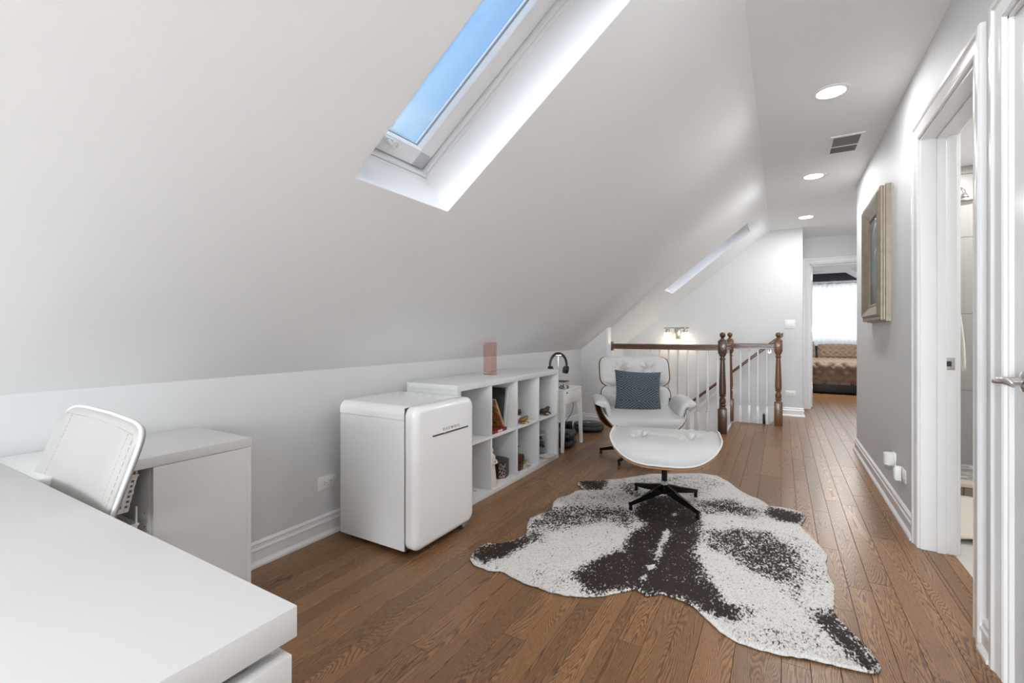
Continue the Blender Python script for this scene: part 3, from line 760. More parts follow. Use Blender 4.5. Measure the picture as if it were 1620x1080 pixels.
# ------------------------------------------------------------------ BATHROOM
MB().box((.735, 1.9, -.08), (2.0, 4.17, -.001)).build('floor_bathroom', 'bfloor', None, 0, 'structure')
b = MB(); b.box((.735, 1.8, -.08), (2.1, 1.9, H)).box((2.0, 1.9, -.08), (2.1, 5.25, H)); b.build('wall_bathroom', 'ceil', None, 0, 'structure')
MB().box((.735, 1.8, H), (2.1, 5.3, H + .1)).build('ceiling_bathroom', 'ceil', None, 0, 'structure')
wt = MB().box((.74, 5.13, -.08), (2.0, 5.20, H)).build('wall_shower', 'grout', None, 0, 'structure')
for k, (za, zb) in enumerate(((.0, .62), (.62, 1.245), (1.245, 1.87), (1.87, 2.385), (2.385, H))):
    for xa, xb in ((.745, 1.42), (1.42, 1.995)):
        o = MB().box((xa + .0015, 5.118, za + .0015), (xb - .0015, 5.131, zb - .0015), .001, 1).build('wall_tile', 'tile', wt, 0)
cb_ = thing('shower_curb', 'tiled shower curb with pale stone cap beyond the bath mat', 'shower curb', (1.37, 4.22, 0))
MB().box((-.62, -.04, 0), (.62, .04, .062)).build('core', 'grout', cb_, 0)
xx = -.62
while xx < .6:
    MB().box((xx + .002, -.050, .001), (xx + .098, -.040, .058), .001, 1).build('tile', 'brownt', cb_, 0); xx += .1
MB().box((-.62, -.056, .060), (.62, .06, .088), .004).build('cap', 'curb', cb_)
sf = MB().box((.745, 4.28, -.08), (2.0, 5.12, .012)).build('floor_shower', 'grout', None, 0, 'structure')
b = MB(); rg = random.Random(3); bb = MB()
yy = 4.285; rowi = 0
while yy < 5.11:
    xx = .75 + rg.uniform(0, .05)
    while xx < 1.9:
        L = rg.uniform(.035, .10); (b if rg.random() < .55 else bb).box((xx, yy, .012), (xx + L - .003, yy + .014, .016 + rg.uniform(0, .002))); xx += L
    yy += .017
b.build('mosaic_pieces', 'tile', sf, 0, 'stuff'); bb.build('mosaic_pieces', mat('white_mosaic', (.7, .7, .68), .3, bump=.02), sf, 0, 'stuff')
# bath mat
b = MB(); nx, ny = 16, 26; vs = []; fs = []
for j in range(ny + 1):
    for i in range(nx + 1):
        a, c = i / nx, j / ny
        z = .006 + .008 * math.sin(a * 9 + c * 4) ** 2 + (.03 * (1 - c / .15) ** 2 * (.4 + .6 * math.sin(a * 5 + .6) ** 2) if c < .15 else 0)
        vs.append((a * .66, c * .90, z))
for j in range(ny):
    for i in range(nx): q = j * (nx + 1) + i; fs.append((q, q + 1, q + nx + 2, q + nx + 1))
b.add(vs, fs); o = b.build('bath_mat', 'bmat', None, 60, loc=(.765, 3.235, 0))
md = o.modifiers.new('thickness', 'SOLIDIFY'); md.thickness = .010; md.offset = 1
o['label'] = 'cream textured bath mat on the bathroom floor'; o['category'] = 'bath mat'
# towel hanging
b = MB(); vs = []; fs = []; nx, nz_ = 14, 24
for j in range(nz_ + 1):
    for i in range(nx + 1):
        a, c = i / nx, j / nz_
        wd = .04 + .055 * (1 - c) ** .6
        th = .016 + .007 * math.sin(a * 14 + c * 3)
        vs.append((.745 + wd * a * (1.02 + .05 * math.sin(c * 7)) , 3.33 + th * math.cos(a * 9) + .01 * c, .885 + c * .66))
for j in range(nz_):
    for i in range(nx): q = j * (nx + 1) + i; fs.append((q, q + 1, q + nx + 2, q + nx + 1))
b.add(vs, fs); o = b.build('hanging_towel', 'towel', None, 60)
md = o.modifiers.new('thickness', 'SOLIDIFY'); md.thickness = .012
o['label'] = 'cream towel hanging just inside the bathroom doorway'; o['category'] = 'towel'
t = thing('towel_hook', 'small metal hook that holds the cream towel', 'hook', (.742, 3.33, 1.56))
MB().tube([(0, 0, 0), (.03, 0, .0), (.05, 0, -.01), (.055, 0, .01)], .006, 8).build('peg', 'chrome', t); MB().tube([(-.001, 0, 0), (.005, 0, 0)], .02, 16).build('rose', 'chrome', t)
# shower head
t = thing('rain_shower', 'chrome rain shower head on a curved arm in the shower', 'shower head', (1.0, 4.7, 2.19))
b = MB(); b.tube([(-.25, 0, -.012), (0, 0, -.004), (.11, 0, 0), (.155, 0, -.008), (.180, 0, -.03), (.186, 0, -.06)], .011, 12); b.build('shower_arm', 'chrome', t)
b = MB(); b.T = Matrix.Translation((.186, 0, -.125)); b.lathe([(.001, .065), (.016, .065), (.018, .05), (.024, .045), (.026, .03), (.045, .022), (.075, .010), (.078, 0), (.07, -.006), (.001, -.006)], 28)
b.build('spray_disc', 'nickel', t)
light('bath_light', 'AREA', (1.3, 4.65, H - .01), 6, (1, .98, .95), (0, 0, -1), shape='DISK', size=.14)
light('bath_light', 'AREA', (1.4, 3.0, H - .01), 7, (1, .98, .95), (0, 0, -1), shape='DISK', size=.14)
t = thing('shower_ceiling_light', 'small round light in the bathroom ceiling', 'ceiling light', (1.26, 4.45, H))
MB().lathe([(.001, -.006), (.05, -.006), (.06, 0), (.001, 0)], 24).build('lamp_lens', 'lamp', t)

# ------------------------------------------------------------------ BEDROOM
slab('wall_bedroom_far', 'backwall', (-1.2, 12.75, -.1), (1, 0, 0), (0, 0, 1), (0, 1, 0), [0, 1.2, 3.0, 3.9], [0, 1.02, 2.27, 2.6], {(1, 1)}, .12)
b = MB(); b.box((-1.3, 8.0, -.1), (-1.2, 12.8, 2.5)).box((2.6, 8.0, -.1), (2.7, 12.8, 2.5)); b.build('wall_bedroom', 'wall', None, 0, 'structure')
MB().box((-1.3, 7.98, H), (2.7, 12.9, H + .1)).build('ceiling_bedroom', 'ceil', None, 0, 'structure')
b = MB(); b.box((-1.3, YD + .12, -.1), (.24, YD + .2, H)).box((1.75, YD + .12, -.1), (2.7, YD + .2, H)); b.build('wall_bedroom_near', 'wall', None, 0, 'structure')
b = MB(); b.extr([(1.25, 2.45), (1.6, 2.45), (1.6, 2.2)], lambda a, c, q: (a, q, c), 12.0, 12.75); b.build('trim_8', 'ceil', None, 0, 'structure')
w4 = struct_root('window_4')
b = MB()
for a, c in (((0, 12.76, .92), (1.8, 12.85, .97)), ((0, 12.76, 2.12), (1.8, 12.85, 2.17)), ((0, 12.76, .92), (.05, 12.85, 2.17)), ((1.75, 12.76, .92), (1.8, 12.85, 2.17)), ((.87, 12.76, .92), (.93, 12.85, 2.17)), ((0, 12.77, 1.50), (1.8, 12.84, 1.55))): b.box(a, c, .003)
b.build('window_frame', 'trim', w4)
MB().box((.03, 12.80, .95), (1.77, 12.805, 2.14)).build('pane', 'glass', w4, 0)
# curtain rod and curtains
ZR = 2.20
t = thing('curtain_rod', 'thin metal curtain rod above the bedroom window', 'curtain rod', (0, 12.55, ZR))
MB().tube([(-.3, 0, 0), (2.1, 0, 0)], .012, 10).build('rod', 'nickel', t); MB().lathe([(.001, -.02), (.02, -.012), (.022, 0), (.02, .012), (.001, .02)], 12, (1.42, -.0, 0)).build('finial', 'nickel', t)
b = MB(); b.tube([(-.2, 0, 0), (-.2, .2, 0)], .008, 8).tube([(1.5, 0, 0), (1.5, .2, 0)], .008, 8); pieces(b, 'bracket', 'nickel', t)
def curtain(x0, x1, label):
    b = MB(); n = 90; m_ = 8; vs = []; fs = []
    for j in range(m_ + 1):
        z = .80 + (ZR + .05 - .80) * j / m_
        for i in range(n + 1):
            a = i / n; am = .022 * (.7 + .3 * j / m_)
            vs.append((x0 + (x1 - x0) * a, 12.55 + am * math.sin((x1 - x0) * a * 2 * PI / .17 + .4 * math.sin(j * .8)) , z))
    for j in range(m_):
        for i in range(n): q = j * (n + 1) + i; fs.append((q, q + 1, q + n + 2, q + n + 1))
    b.add(vs, fs); o = b.build('sheer_curtain', 'curtain', None, 60)
    o['label'] = label; o['category'] = 'curtain'; o['group'] = 'sheer curtains of the bedroom window'
    g = MB(); k = 0
    while x0 + .04 + k * .085 < x1:
        xx = x0 + .04 + k * .085; k += 1
        g.tube([(xx + .004 * math.sin(q_), 12.55 + .022 * math.cos(q_), ZR + .022 * math.sin(q_)) for q_ in [2 * PI * h_ / 12 for h_ in range(12)]], .004, 6, closed=True)
    pieces(g, 'grommet', 'nickel', o)
curtain(.2, .90, 'left sheer white curtain, falling straight in the bedroom window')
curtain(.885, 1.60, 'right sheer white curtain in the bedroom window')
# bed
bt = thing('bed', 'bed with taupe pintucked duvet seen through the bedroom doorway', 'bed', (.9, 11.1, 0))
MB().box((-1.0, -1.08, .02), (1.0, 1.05, .20), .01).build('bed_base', 'bedbase', bt)
MB().box((-.98, -1.02, .20), (.98, 1.03, .47), .05, 3).build('mattress', 'bed', bt)
def pintuck(b, fn, w, h, nx, ny, cell=.22, amp=.022):
    """diamond pintucked cloth on a w x h patch; fn(a, c, d) -> point displaced by d"""
    vs = []; fs = []
    for j in range(ny + 1):
        for i in range(nx + 1):
            x = w * i / nx; y = h * j / ny
            p = (x / cell + y / cell) / 1.0; q = (x / cell - y / cell) / 1.0
            fp = abs(p - round(p)); fq = abs(q - round(q))
            ridge = max(math.exp(-(fp / .07) ** 2), math.exp(-(fq / .07) ** 2))
            puff = 1 - math.exp(-((fp + fq) / .22) ** 2)
            d = amp * (.9 * math.sin(PI * min(1, fp * 2)) * math.sin(PI * min(1, fq * 2)) + .55 * ridge * puff - .6 * (1 - puff))
            vs.append(fn(x, y, d))
    for j in range(ny):
        for i in range(nx): q = j * (nx + 1) + i; fs.append((q, q + 1, q + nx + 2, q + nx + 1))
    b.add(vs, fs)
b = MB()
def duv(a, c, d):
    # c runs: up the front side, over the edge, then back over the bed
    x = -1.02 + a
    if c < .31: return (x, -1.09 - d, .17 + c)
    if c < .41:
        g = (c - .31) / .10 * PI / 2; return (x, -1.09 + .065 * (1 - math.cos(g)) - d * math.cos(g), .48 + .065 * math.sin(g) + d * math.sin(g))
    return (x, -1.025 + (c - .41), .545 + d)
pintuck(b, duv, 2.04, 2.0, 190, 170, .40, .045)
b.build('duvet', 'bed', bt, 80)
def bed_pillow(x, y, z, w, h, rx, label, rz=0):
    b = MB()
    def f(a, c, d):
        u_ = a / w * 2 - 1; v_ = c / h * 2 - 1
        th = .085 * max(0, (1 - u_ ** 4) * (1 - v_ ** 4)) ** .6
        return (u_ * w / 2 * (1 - .04 * v_ * v_), v_ * h / 2 * (1 - .05 * u_ * u_), th + d * (1 if th > .02 else 0))
    pintuck(b, f, w, h, 60, 40, .22, .022)
    b2 = MB(); b2.add(b.v, b.f); b2.add([(p[0], p[1], -p[2] * .5) for p in b.v], b.f)
    o = b2.build('bed_pillow', 'bed', None, 80); o.location = (x, y, z); o.rotation_euler = (rx, 0, rz)
    o['label'] = label; o['category'] = 'pillow'; o['group'] = 'taupe pintucked pillows on the bed'
bed_pillow(.37, 11.80, .72, .52, .42, R(68), 'left taupe pintucked pillow on the bed, its corner standing up', .12)
bed_pillow(1.05, 11.86, .69, .76, .36, R(66), 'right wide taupe pintucked pillow on the bed')
t = thing('bedroom_ceiling_light', 'round recessed light in the bedroom ceiling seen through the doorway', 'ceiling light', (1.30, 10.6, H))
MB().lathe([(.001, -.006), (.08, -.006), (.095, 0), (.001, 0)], 24).build('lamp_lens', 'lamp', t)
t = thing('bedroom_vent', 'white slotted vent in the bedroom ceiling', 'vent', (.62, 12.2, H))
MB().box((-.2, -.06, -.012), (.2, .06, 0), .002).build('cover', 'plate', t)
light('bedroom_lamp', 'AREA', (1.0, 10.2, H - .02), 34, (1, .95, .88), (0, 0, -1), shape='DISK', size=.5)

# ------------------------------------------------------------------ STAIR, RAILINGS
st = struct_root('floor_stair')
for k in range(12):
    MB().box((-.0 - .222 * (k + 1) - .02, 6.32, -.19 * (k + 1) - .03), (-.222 * k, YF - .02, -.19 * (k + 1)), .004).build('tread', 'oakx', st)
    MB().box((-.222 * k - .015, 6.32, -.19 * (k + 1)), (-.222 * k, YF - .02, -.19 * k - .03)).build('riser', 'trim', st, 0)
# white skirt board along the stair and the lower half wall cap
b = MB()
b.extr([(-.05, .115), (-.15, .10), (-.30, -.03), (-2.05, -1.53), (-2.05, -1.75), (-.30, -.26), (-.05, -.05)], lambda a, c, q: (a, q, c), YF - .02, YF)
b.build('trim_9', 'trim', None, 0, 'structure')
b = MB()
b.extr([(-.62, .40), (-.62, .45), (-1.35, -.26), (-1.35, -.31)], lambda a, c, q: (a, q, c), YF - .035, YF)
b.box((-1.135, YF - .03, -1.2), (-1.08, YF, -.06))
b.build('trim_10', 'trim', None, 0, 'structure')

rl = thing('stair_railing', 'oak stair railing with three ball-topped newel posts and white balusters', 'railing', (-.55, 5.47, 0))
RX, RY = -.55, 5.47
def newel(x, y, m):
    b = MB(); w = .042
    b.box((x - w - .001, y - w - .001, -.0), (x + w + .001, y + w + .001, .27), .003)
    b.box((x - w, y - w, .865), (x + w, y + w, 1.005), .004)
    b.lathe([(.036, .268), (.037, .275), (.030, .285), (.026, .292), (.034, .300), (.035, .308), (.028, .318), (.033, .335), (.035, .350), (.031, .370), (.024, .388), (.022, .395), (.033, .402), (.034, .410), (.027, .418),
             (.034, .425), (.0355, .45), (.034, .52), (.029, .65), (.025, .76), (.0235, .795), (.031, .802), (.031, .812), (.024, .818), (.024, .835), (.035, .845), (.036, .866)], 24, (x, y, 0))
    b.lathe([(.036, 1.004), (.034, 1.012), (.020, 1.022), (.016, 1.032), (.018, 1.038)], 24, (x, y, 0))
    o = b.build('newel_post', m, rl)
    s = MB(); s.lathe([(.0305 * math.sin(PI * k / 14), 1.066 - .0305 * math.cos(PI * k / 14)) for k in range(15)], 24, (x, y, 0)); s.build('ball_finial', m, o, 60)
    return o
newel(0, 0, 'oakd'); newel(.0, .83, 'oakm'); newel(.52, .81, 'oakm')
RP = [(-.030, .897), (.030, .897), (.030, .916), (.024, .924), (.024, .934), (.031, .940), (.031, .950), (.022, .960), (-.022, .960), (-.031, .950), (-.031, .940), (-.024, .934), (-.024, .924), (-.030, .916)]
MB().extr(RP, lambda a, c, q: (q, a, c), -1.225, -.036).build('handrail', 'oakx', rl)
MB().extr(RP, lambda a, c, q: (a, q, c), .036, .80).build('handrail', 'oaky', rl)
MB().extr(RP, lambda a, c, q: (q, a + .82, c), .036, .485).build('handrail', 'oakx', rl)
MB().box((-1.243, -.05, .875), (-1.223, .05, .985), .004).build('rosette', 'oakx', rl)
def baluster(x, y):
    b = MB(); w = .0155
    b.box((x - w, y - w, .0), (x + w, y + w, .205), .003)
    b.lathe([(.015, .20), (.0165, .208), (.011, .218), (.010, .224), (.015, .232), (.0155, .238), (.011, .246), (.0105, .252), (.0145, .262), (.0158, .285), (.015, .40), (.0115, .70), (.0095, .91)], 14, (x, y, 0))
    b.build('baluster', 'trim', rl)
for k in range(12):
    baluster(-1.184 + .1035 * k + .0, -.01)
for k in range(1, 8): baluster(0.0, .09 * k + .045)
for k in range(4): baluster(.11 + .094 * k + .01, .82)
MB().box((-1.25, -.04, -.016), (-.04, .03, .006), .003).build('base_rail', 'trim', rl)
# wall handrail
t = thing('wall_handrail', 'sloping oak handrail on far wall above the stairs', 'handrail', (-.079, YF - .075, .985))
dx_, dz_ = -1.9, -1.9 * .856
q = MB(); prof = [(-.022, -.024), (.022, -.024), (.026, -.006), (.024, .012), (.014, .024), (-.014, .024), (-.024, .012), (-.026, -.006)]
q.sweep([[(.10, a, .0856 + c) for a, c in prof], [(dx_, a, dz_ + c) for a, c in prof]]); q.build('rail', 'oakx', t)
for fx in (-.06, -1.1):
    q = MB(); q.tube([(fx, 0, fx * .856 - .02), (fx, .02, fx * .856 - .07), (fx, .074, fx * .856 - .09)], .007, 10).tube([(fx, .068, fx * .856 - .09), (fx, .075, fx * .856 - .09)], .028, 16); q.build('bracket', 'nickel', t)
t = thing('black_door_stop', 'small black plastic box at the floor edge beside the right newel post', 'plastic box', (-.165, 6.30, 0))
MB().box((-.028, -.012, .0), (.028, .016, .115), .003).build('body', 'black', t); pieces(MB().box((-.020, -.004, .115), (-.008, .008, .125)).box((.008, -.004, .115), (.020, .008, .125)), 'prong', 'black', t, 0)

# sconce
t = thing('wall_sconce', 'two-light brushed nickel wall sconce with frosted glass shades over the stairs', 'wall lamp', (-1.311, YF, 1.08))
MB().box((-.045, -.022, -.075), (.045, 0, .075), .012).build('backplate', 'nickel', t)
MB().tube([(0, -.02, .02), (0, -.10, .075)], .008, 8).tube([(-.175, -.10, .082), (.175, -.10, .082)], .009, 10).build('bar', 'nickel', t)
for s in (-1, 1):
    xx = s * .122
    MB().lathe([(.008, .10), (.012, .098), (.012, .07), (.020, .062), (.028, .05), (.028, .012), (.024, .008)], 16, (xx, -.10, 0)).tube([(xx - .045, -.10, .045), (xx + .045, -.10, .045)], .004, 8).build('lamp_holder', 'nickel', t)
    MB().lathe([(.048, -.10), (.050, -.098), (.050, .01), (.046, .014), (.020, .015), (.020, .012), (.044, .010), (.047, .006), (.047, -.098)], 24, (xx, -.10, 0), cap=False).build('lamp_shade', 'lampw', t)
    light('sconce_bulb', 'POINT', (-1.311 + xx, YF - .10, .955), .4, (1, .82, .6), shadow_soft_size=.03)
light('stair_lamp', 'POINT', (-1.0, 6.2, -1.2), 14, (1, .93, .85), shadow_soft_size=.15)

# ------------------------------------------------------------------ RUG
rug_px = [(-1.3935, 1.9875)]
def px2w(px, py, z=0.0):
    """plan position of the hide's measured outline (surveyed from the photograph)"""
    f = 730.; a = math.atan(426 / 730); u_ = (px - 810) / f; v_ = (527 - py) / f
    t_ = (z - 1.085) / v_
    return (t_ * (-math.sin(a) + u_ * math.cos(a)), t_ * (math.cos(a) + u_ * math.sin(a)))
RC = lambda x_, y_: px2w(720 + x_ / 2.3143, 720 + y_ / 2.3143)
outl = [(55,385),(70,405),(120,425),(175,430),(215,455),(270,480),(300,487),(340,505),(410,518),(480,523),(540,518),(600,508),(640,500),(655,493),(680,505),(700,520),(760,512),(800,527),(840,540),(875,560),(905,590),(940,625),(985,660),(1040,690),(1100,712),(1190,735),(1280,750),(1380,772),(1450,790),(1520,805),(1552,803),(1558,785),(1540,750),(1500,700),(1450,650),(1400,600),(1382,570),(1390,530),(1385,480),(1365,440),(1358,400),(1362,370),(1340,340),(1300,300),(1262,262),(1282,235),(1283,218),(1255,207),(1200,195),(1150,190),(1115,165),(1080,152),(1040,130),(1000,100),(960,78),(900,70),(830,70),(720,72),(650,82),(600,90),(545,95),(500,98),(455,97),(448,110),(470,128),(440,135),(415,150),(375,160),(360,175),(355,205),(320,215),(275,235),(262,265),(265,290),(230,310),(170,328),(120,325),(85,345),(60,368)]
poly = [RC(*p) for p in outl]
fine = []
rg = random.Random(5)
for i, p in enumerate(poly):
    q = poly[(i + 1) % len(poly)]; L = math.hypot(q[0] - p[0], q[1] - p[1]); k = max(1, int(L / .016))
    for j in range(k):
        a = j / k; n_ = ((q[1] - p[1]) / L, -(q[0] - p[0]) / L); w = rg.uniform(-.003, .003)
        fine.append((p[0] + (q[0] - p[0]) * a + n_[0] * w, p[1] + (q[1] - p[1]) * a + n_[1] * w))
def inside(x_, y_, P_):
    c = False; j = len(P_) - 1
    for i in range(len(P_)):
        if (P_[i][1] > y_) != (P_[j][1] > y_) and x_ < (P_[j][0] - P_[i][0]) * (y_ - P_[i][1]) / (P_[j][1] - P_[i][1]) + P_[i][0]: c = not c
        j = i
    return c
def seg_d(x_, y_, P_, closed=True):
    best = 9
    for i in range(len(P_) if closed else len(P_) - 1):
        ax, ay = P_[i]; bx_, by_ = P_[(i + 1) % len(P_)]; dx, dy = bx_ - ax, by_ - ay
        t_ = max(0, min(1, ((x_ - ax) * dx + (y_ - ay) * dy) / (dx * dx + dy * dy + 1e-12)))
        best = min(best, math.hypot(x_ - ax - t_ * dx, y_ - ay - t_ * dy))
    return best
gx0, gx1 = min(p[0] for p in poly), max(p[0] for p in poly); gy0, gy1 = min(p[1] for p in poly), max(p[1] for p in poly)
pts = list(fine); step = .017; y = gy0
while y < gy1:
    x = gx0 + rg.uniform(0, step)
    while x < gx1:
        xx, yy = x + rg.uniform(-.003, .003), y + rg.uniform(-.003, .003)
        if inside(xx, yy, fine[::3]) and seg_d(xx, yy, fine[::3]) > .010: pts.append((xx, yy))
        x += step
    y += step
nb_ = len(fine)
res = delaunay_2d_cdt([Vector(p) for p in pts], [], [list(range(nb_))], 1, 1e-5)
rv, rf = res[0], res[2]
# dark patches of the pelt: (outline in plan, weight, softness)
def PP(*a): return [RC(*p) for p in a]
patches = [
    (PP((700,160),(640,215),(690,260),(640,300),(600,350),(520,385),(430,435),(450,470),(520,515),(650,495),(700,515),(800,527),(880,560),(960,600),(1040,600),(1050,560),(985,545),(940,470),(900,400),(880,350),(900,300),(905,250),(890,200),(850,170),(780,150)), 1.0, .05),
    (PP((55,385),(60,360),(100,330),(230,310),(270,290),(275,330),(230,350),(180,380),(110,400)), 1.0, .05),
    (PP((448,97),(560,95),(545,130),(470,130)), .95, .04),
    (PP((600,105),(660,100),(700,150),(690,170),(600,140)), .62, .06),
    (PP((340,200),(450,185),(600,190),(690,220),(640,280),(560,250),(430,270),(320,290),(262,275),(280,235)), .66, .08),
    (PP((270,275),(330,290),(330,330),(260,320)), .6, .05),
    (PP((1150,192),(1285,220),(1262,258),(1180,245),(1130,215)), 1.0, .05),
    (PP((880,170),(1010,160),(1060,190),(1150,200),(1100,240),(1000,220),(900,220)), .72, .08),
    (PP((900,280),(1050,270),(1150,290),(1240,330),(1290,400),(1300,450),(1250,490),(1180,480),(1100,440),(1010,380),(920,340)), .70, .07),
    (PP((1180,460),(1270,470),(1270,560),(1230,520)), .62, .06),
    (PP((1300,590),(1380,572),(1450,650),(1540,750),(1556,790),(1500,790),(1440,740),(1380,680)), 1.0, .06),
    (PP((960,590),(1050,560),(1110,580),(1080,610),(1010,620)), .7, .05),
    (PP((450,490),(540,490),(545,518),(470,520)), .6, .04),
    (PP((1290,430),(1360,430),(1370,470),(1300,480)), .5, .06),
]
whites = [(PP((776,275),(790,290),(765,330),(745,395),(730,390),(745,330),(765,285)), .7, .012), (PP((700,410),(740,405),(730,425),(705,425)), .6, .01), (PP((675,455),(705,440),(700,465),(680,470)), .7, .01), (PP((795,215),(810,215),(808,230),(798,230)), .6, .01)]
speck = [(PP((300,430),(560,380),(440,520),(250,470)), .24, .08), (PP((1000,640),(1300,640),(1450,780),(1100,710)), .30, .08), (PP((560,95),(900,70),(1000,110),(900,160),(700,130)), .33, .06), (PP((360,160),(600,110),(680,180),(420,200)), .30, .06), (PP((1200,280),(1340,340),(1380,500),(1300,560),(1250,400)), .30, .06), (PP((900,560),(1100,640),(1000,600)), .3, .06)]
def infl(x_, y_, P_, soft):
    d = seg_d(x_, y_, P_); return 1 / (1 + math.exp(-(d if inside(x_, y_, P_) else -d) / soft * 3.2))
vals = []
for v in rv:
    D = .10
    for P_, wgt, soft in speck: D = max(D, wgt * infl(v.x, v.y, P_, soft))
    for P_, wgt, soft in patches: D = max(D, wgt * infl(v.x, v.y, P_, soft))
    for P_, wgt, soft in whites: D = D - 1.2 * wgt * infl(v.x, v.y, P_, soft)
    vals.append(D)
me = bpy.data.meshes.new('cowhide_rug')
vz = []
for v in rv:
    z = .0035 + .0015 * math.sin(v.x * 13) * math.sin(v.y * 11)
    vz.append((v.x, v.y, z))
me.from_pydata(vz, [], [tuple(f) for f in rf]); me.materials.append(M['hide'])
for p in me.polygons: p.use_smooth = True
at = me.attributes.new('pelt', 'FLOAT', 'POINT')
for i, D in enumerate(vals): at.data[i].value = D
rug = bpy.data.objects.new('cowhide_rug', me); COL.objects.link(rug)
rug['label'] = 'dark brown and white speckled cowhide rug on the oak floor'; rug['category'] = 'rug'
md = rug.modifiers.new('thickness', 'SOLIDIFY'); md.thickness = .005; md.offset = 1

# ------------------------------------------------------------------ SHELF UNIT
SX0, SX1, SY0, SY1, SH = -2.085, -1.68, 2.228, 3.690, .77
sh = thing('cube_shelf', 'low white eight-cube shelf unit along the left wall', 'shelf unit', ((SX0 + SX1) / 2, (SY0 + SY1) / 2, 0))
cx_, cy_ = (SX0 + SX1) / 2, (SY0 + SY1) / 2; hw, hl = (SX1 - SX0) / 2, (SY1 - SY0) / 2; TO = .038; TI = .016
MB().box((-hw, -hl, SH - TO), (hw, hl, SH), .0015).build('top_panel', 'white', sh)
MB().box((-hw, -hl + TO, 0), (hw, hl - TO, TO), .0015).build('bottom_panel', 'white', sh)
for s in (-1, 1):
    MB().box((-hw, s * hl, 0), (hw, s * (hl - TO), SH - TO), .0015).build('side_panel', 'white', sh)
zm = .385
MB().box((-hw + .004, -hl + TO, zm - TI / 2), (hw - .001, hl - TO, zm + TI / 2), .001).build('middle_shelf', 'whitein', sh)
cell = (2 * hl - 2 * TO - 3 * TI) / 4; ycell = []
for k in range(4):
    ya = -hl + TO + k * (cell + TI); ycell.append((cy_ + ya, cy_ + ya + cell))
    if k < 3:
        for za, zb in ((TO, zm - TI / 2), (zm + TI / 2, SH - TO)):
            MB().box((-hw + .004, ya + cell, za), (hw - .001, ya + cell + TI, zb), .001).build('divider', 'whitein', sh)
b = MB()
for fx in (-hw + .03, hw - .03): b.tube([(fx, -hl - .0008, SH - TO / 2), (fx, -hl + .001, SH - TO / 2)], .006, 12)
pieces(b, 'screw_cap', 'plate', sh)
ZT = zm + TI / 2; ZB = TO
# --- items, lower row
t = thing('hexagonal_box', 'dark hexagonal embossed lidded box in the lower row of the shelf', 'box', (-1.80, 2.875, ZB), .62)
b = MB(); b.lathe([(.001, 0), (.078, 0), (.082, .004), (.082, .112), (.001, .112)], 8); b.build('body', mat('dark_lacquer', (.025, .015, .012), .35, bump=.3, bscale=60), t, 20)
MB().lathe([(.083, .110), (.084, .124), (.001, .130)], 8, cap=False).build('lid', 'dark', t, 20)
for g in (0, 2, 4, 6):
    a = -PI / 4 * g - PI / 8 - PI / 4; b = MB(); b.T = Matrix.Rotation(a, 4, 'Z'); b.box((.0745, -.028, .006), (.0775, .028, .107), .001); b.build('embossed_panel', 'emboss', t, 0)
t = thing('robed_figurine', 'tall ivory robed figurine at the left of the lower shelf row', 'figurine', (-1.72, 2.664, ZB))
b = MB(); b.lathe([(.001, 0), (.036, 0), (.038, .01), (.034, .06), (.028, .12), (.022, .165), (.026, .185), (.030, .20), (.020, .215), (.010, .222), (.010, .228)], 20); b.build('robe', 'bone', t, 60)
MB().lathe([(.0155 * math.sin(PI * k / 10) + .0001, .244 - .019 * math.cos(PI * k / 10)) for k in range(11)], 16).build('head', 'bone', t, 60)
b = MB(); b.tube([(-.01, .026, .195), (.012, .036, .165), (.030, .026, .158), (.036, .0, .162)], [.010, .010, .008, .006], 10).tube([(-.01, -.026, .195), (.012, -.034, .168), (.030, -.018, .158), (.036, .0, .160)], [.010, .010, .008, .006], 10); pieces(b, 'arm', 'bone', t, 60)
t = thing('standing_board', 'narrow black panel standing behind the figurine in the shelf', 'board', (-2.0, 2.70, ZB))
MB().box((-.02, -.045, 0), (.0, .065, .325), .003).build('board', 'black', t)
MB().box((.0, -.035, .01), (.002, .055, .315), .001).build('face', 'blackm', t)
t = thing('leather_roll', 'brown leather roll on the lower shelf row, under a silver tin', 'roll', (-1.80, 3.085, ZB))
b = MB(); b.tube([(-.09, 0, .092), (.09, 0, .092)], .034, 20); b.build('roll', 'brownl', t); MB().tube([(.088, 0, .092), (.093, 0, .092)], .027, 20).build('roll_end', 'bronze', t)
MB().box((-.085, -.03, .0), (.085, .03, .06), .004).build('stand', 'brownl', t)
t = thing('silver_tin', 'silver tin with dark lid on top of the brown leather roll', 'tin', (-1.79, 3.062, ZB + .1265))
MB().box((-.06, -.032, 0), (.05, .032, .046), .006).build('tin', 'silver', t); MB().box((-.062, -.034, .046), (.052, .034, .056), .004).build('lid', 'dark', t)
t = thing('dried_flowers', 'pale green and orange dried flowers on the lower shelf beside the leather roll', 'flowers', (-1.735, 3.165, ZB))
rg = random.Random(9); b = MB(); c_ = MB()
for k in range(14):
    an = rg.uniform(0, 2 * PI); L = rg.uniform(.025, .05); h_ = rg.uniform(.02, .07); w_ = .012
    p = Vector((0, 0, h_)); d_ = Vector((math.cos(an), math.sin(an), rg.uniform(-.3, .5))) * L; s_ = Vector((-math.sin(an), math.cos(an), 0)) * w_
    b.add([p, p + d_ * .5 + s_, p + d_, p + d_ * .5 - s_], [(0, 1, 2, 3)])
for k in range(7):
    an = 2 * PI * k / 7; p = Vector((.035, .0, .012)); d_ = Vector((math.cos(an), math.sin(an), .3)) * .024; s_ = Vector((-math.sin(an), math.cos(an), 0)) * .008
    c_.add([p, p + d_ * .5 + s_, p + d_, p + d_ * .5 - s_], [(0, 1, 2, 3)])
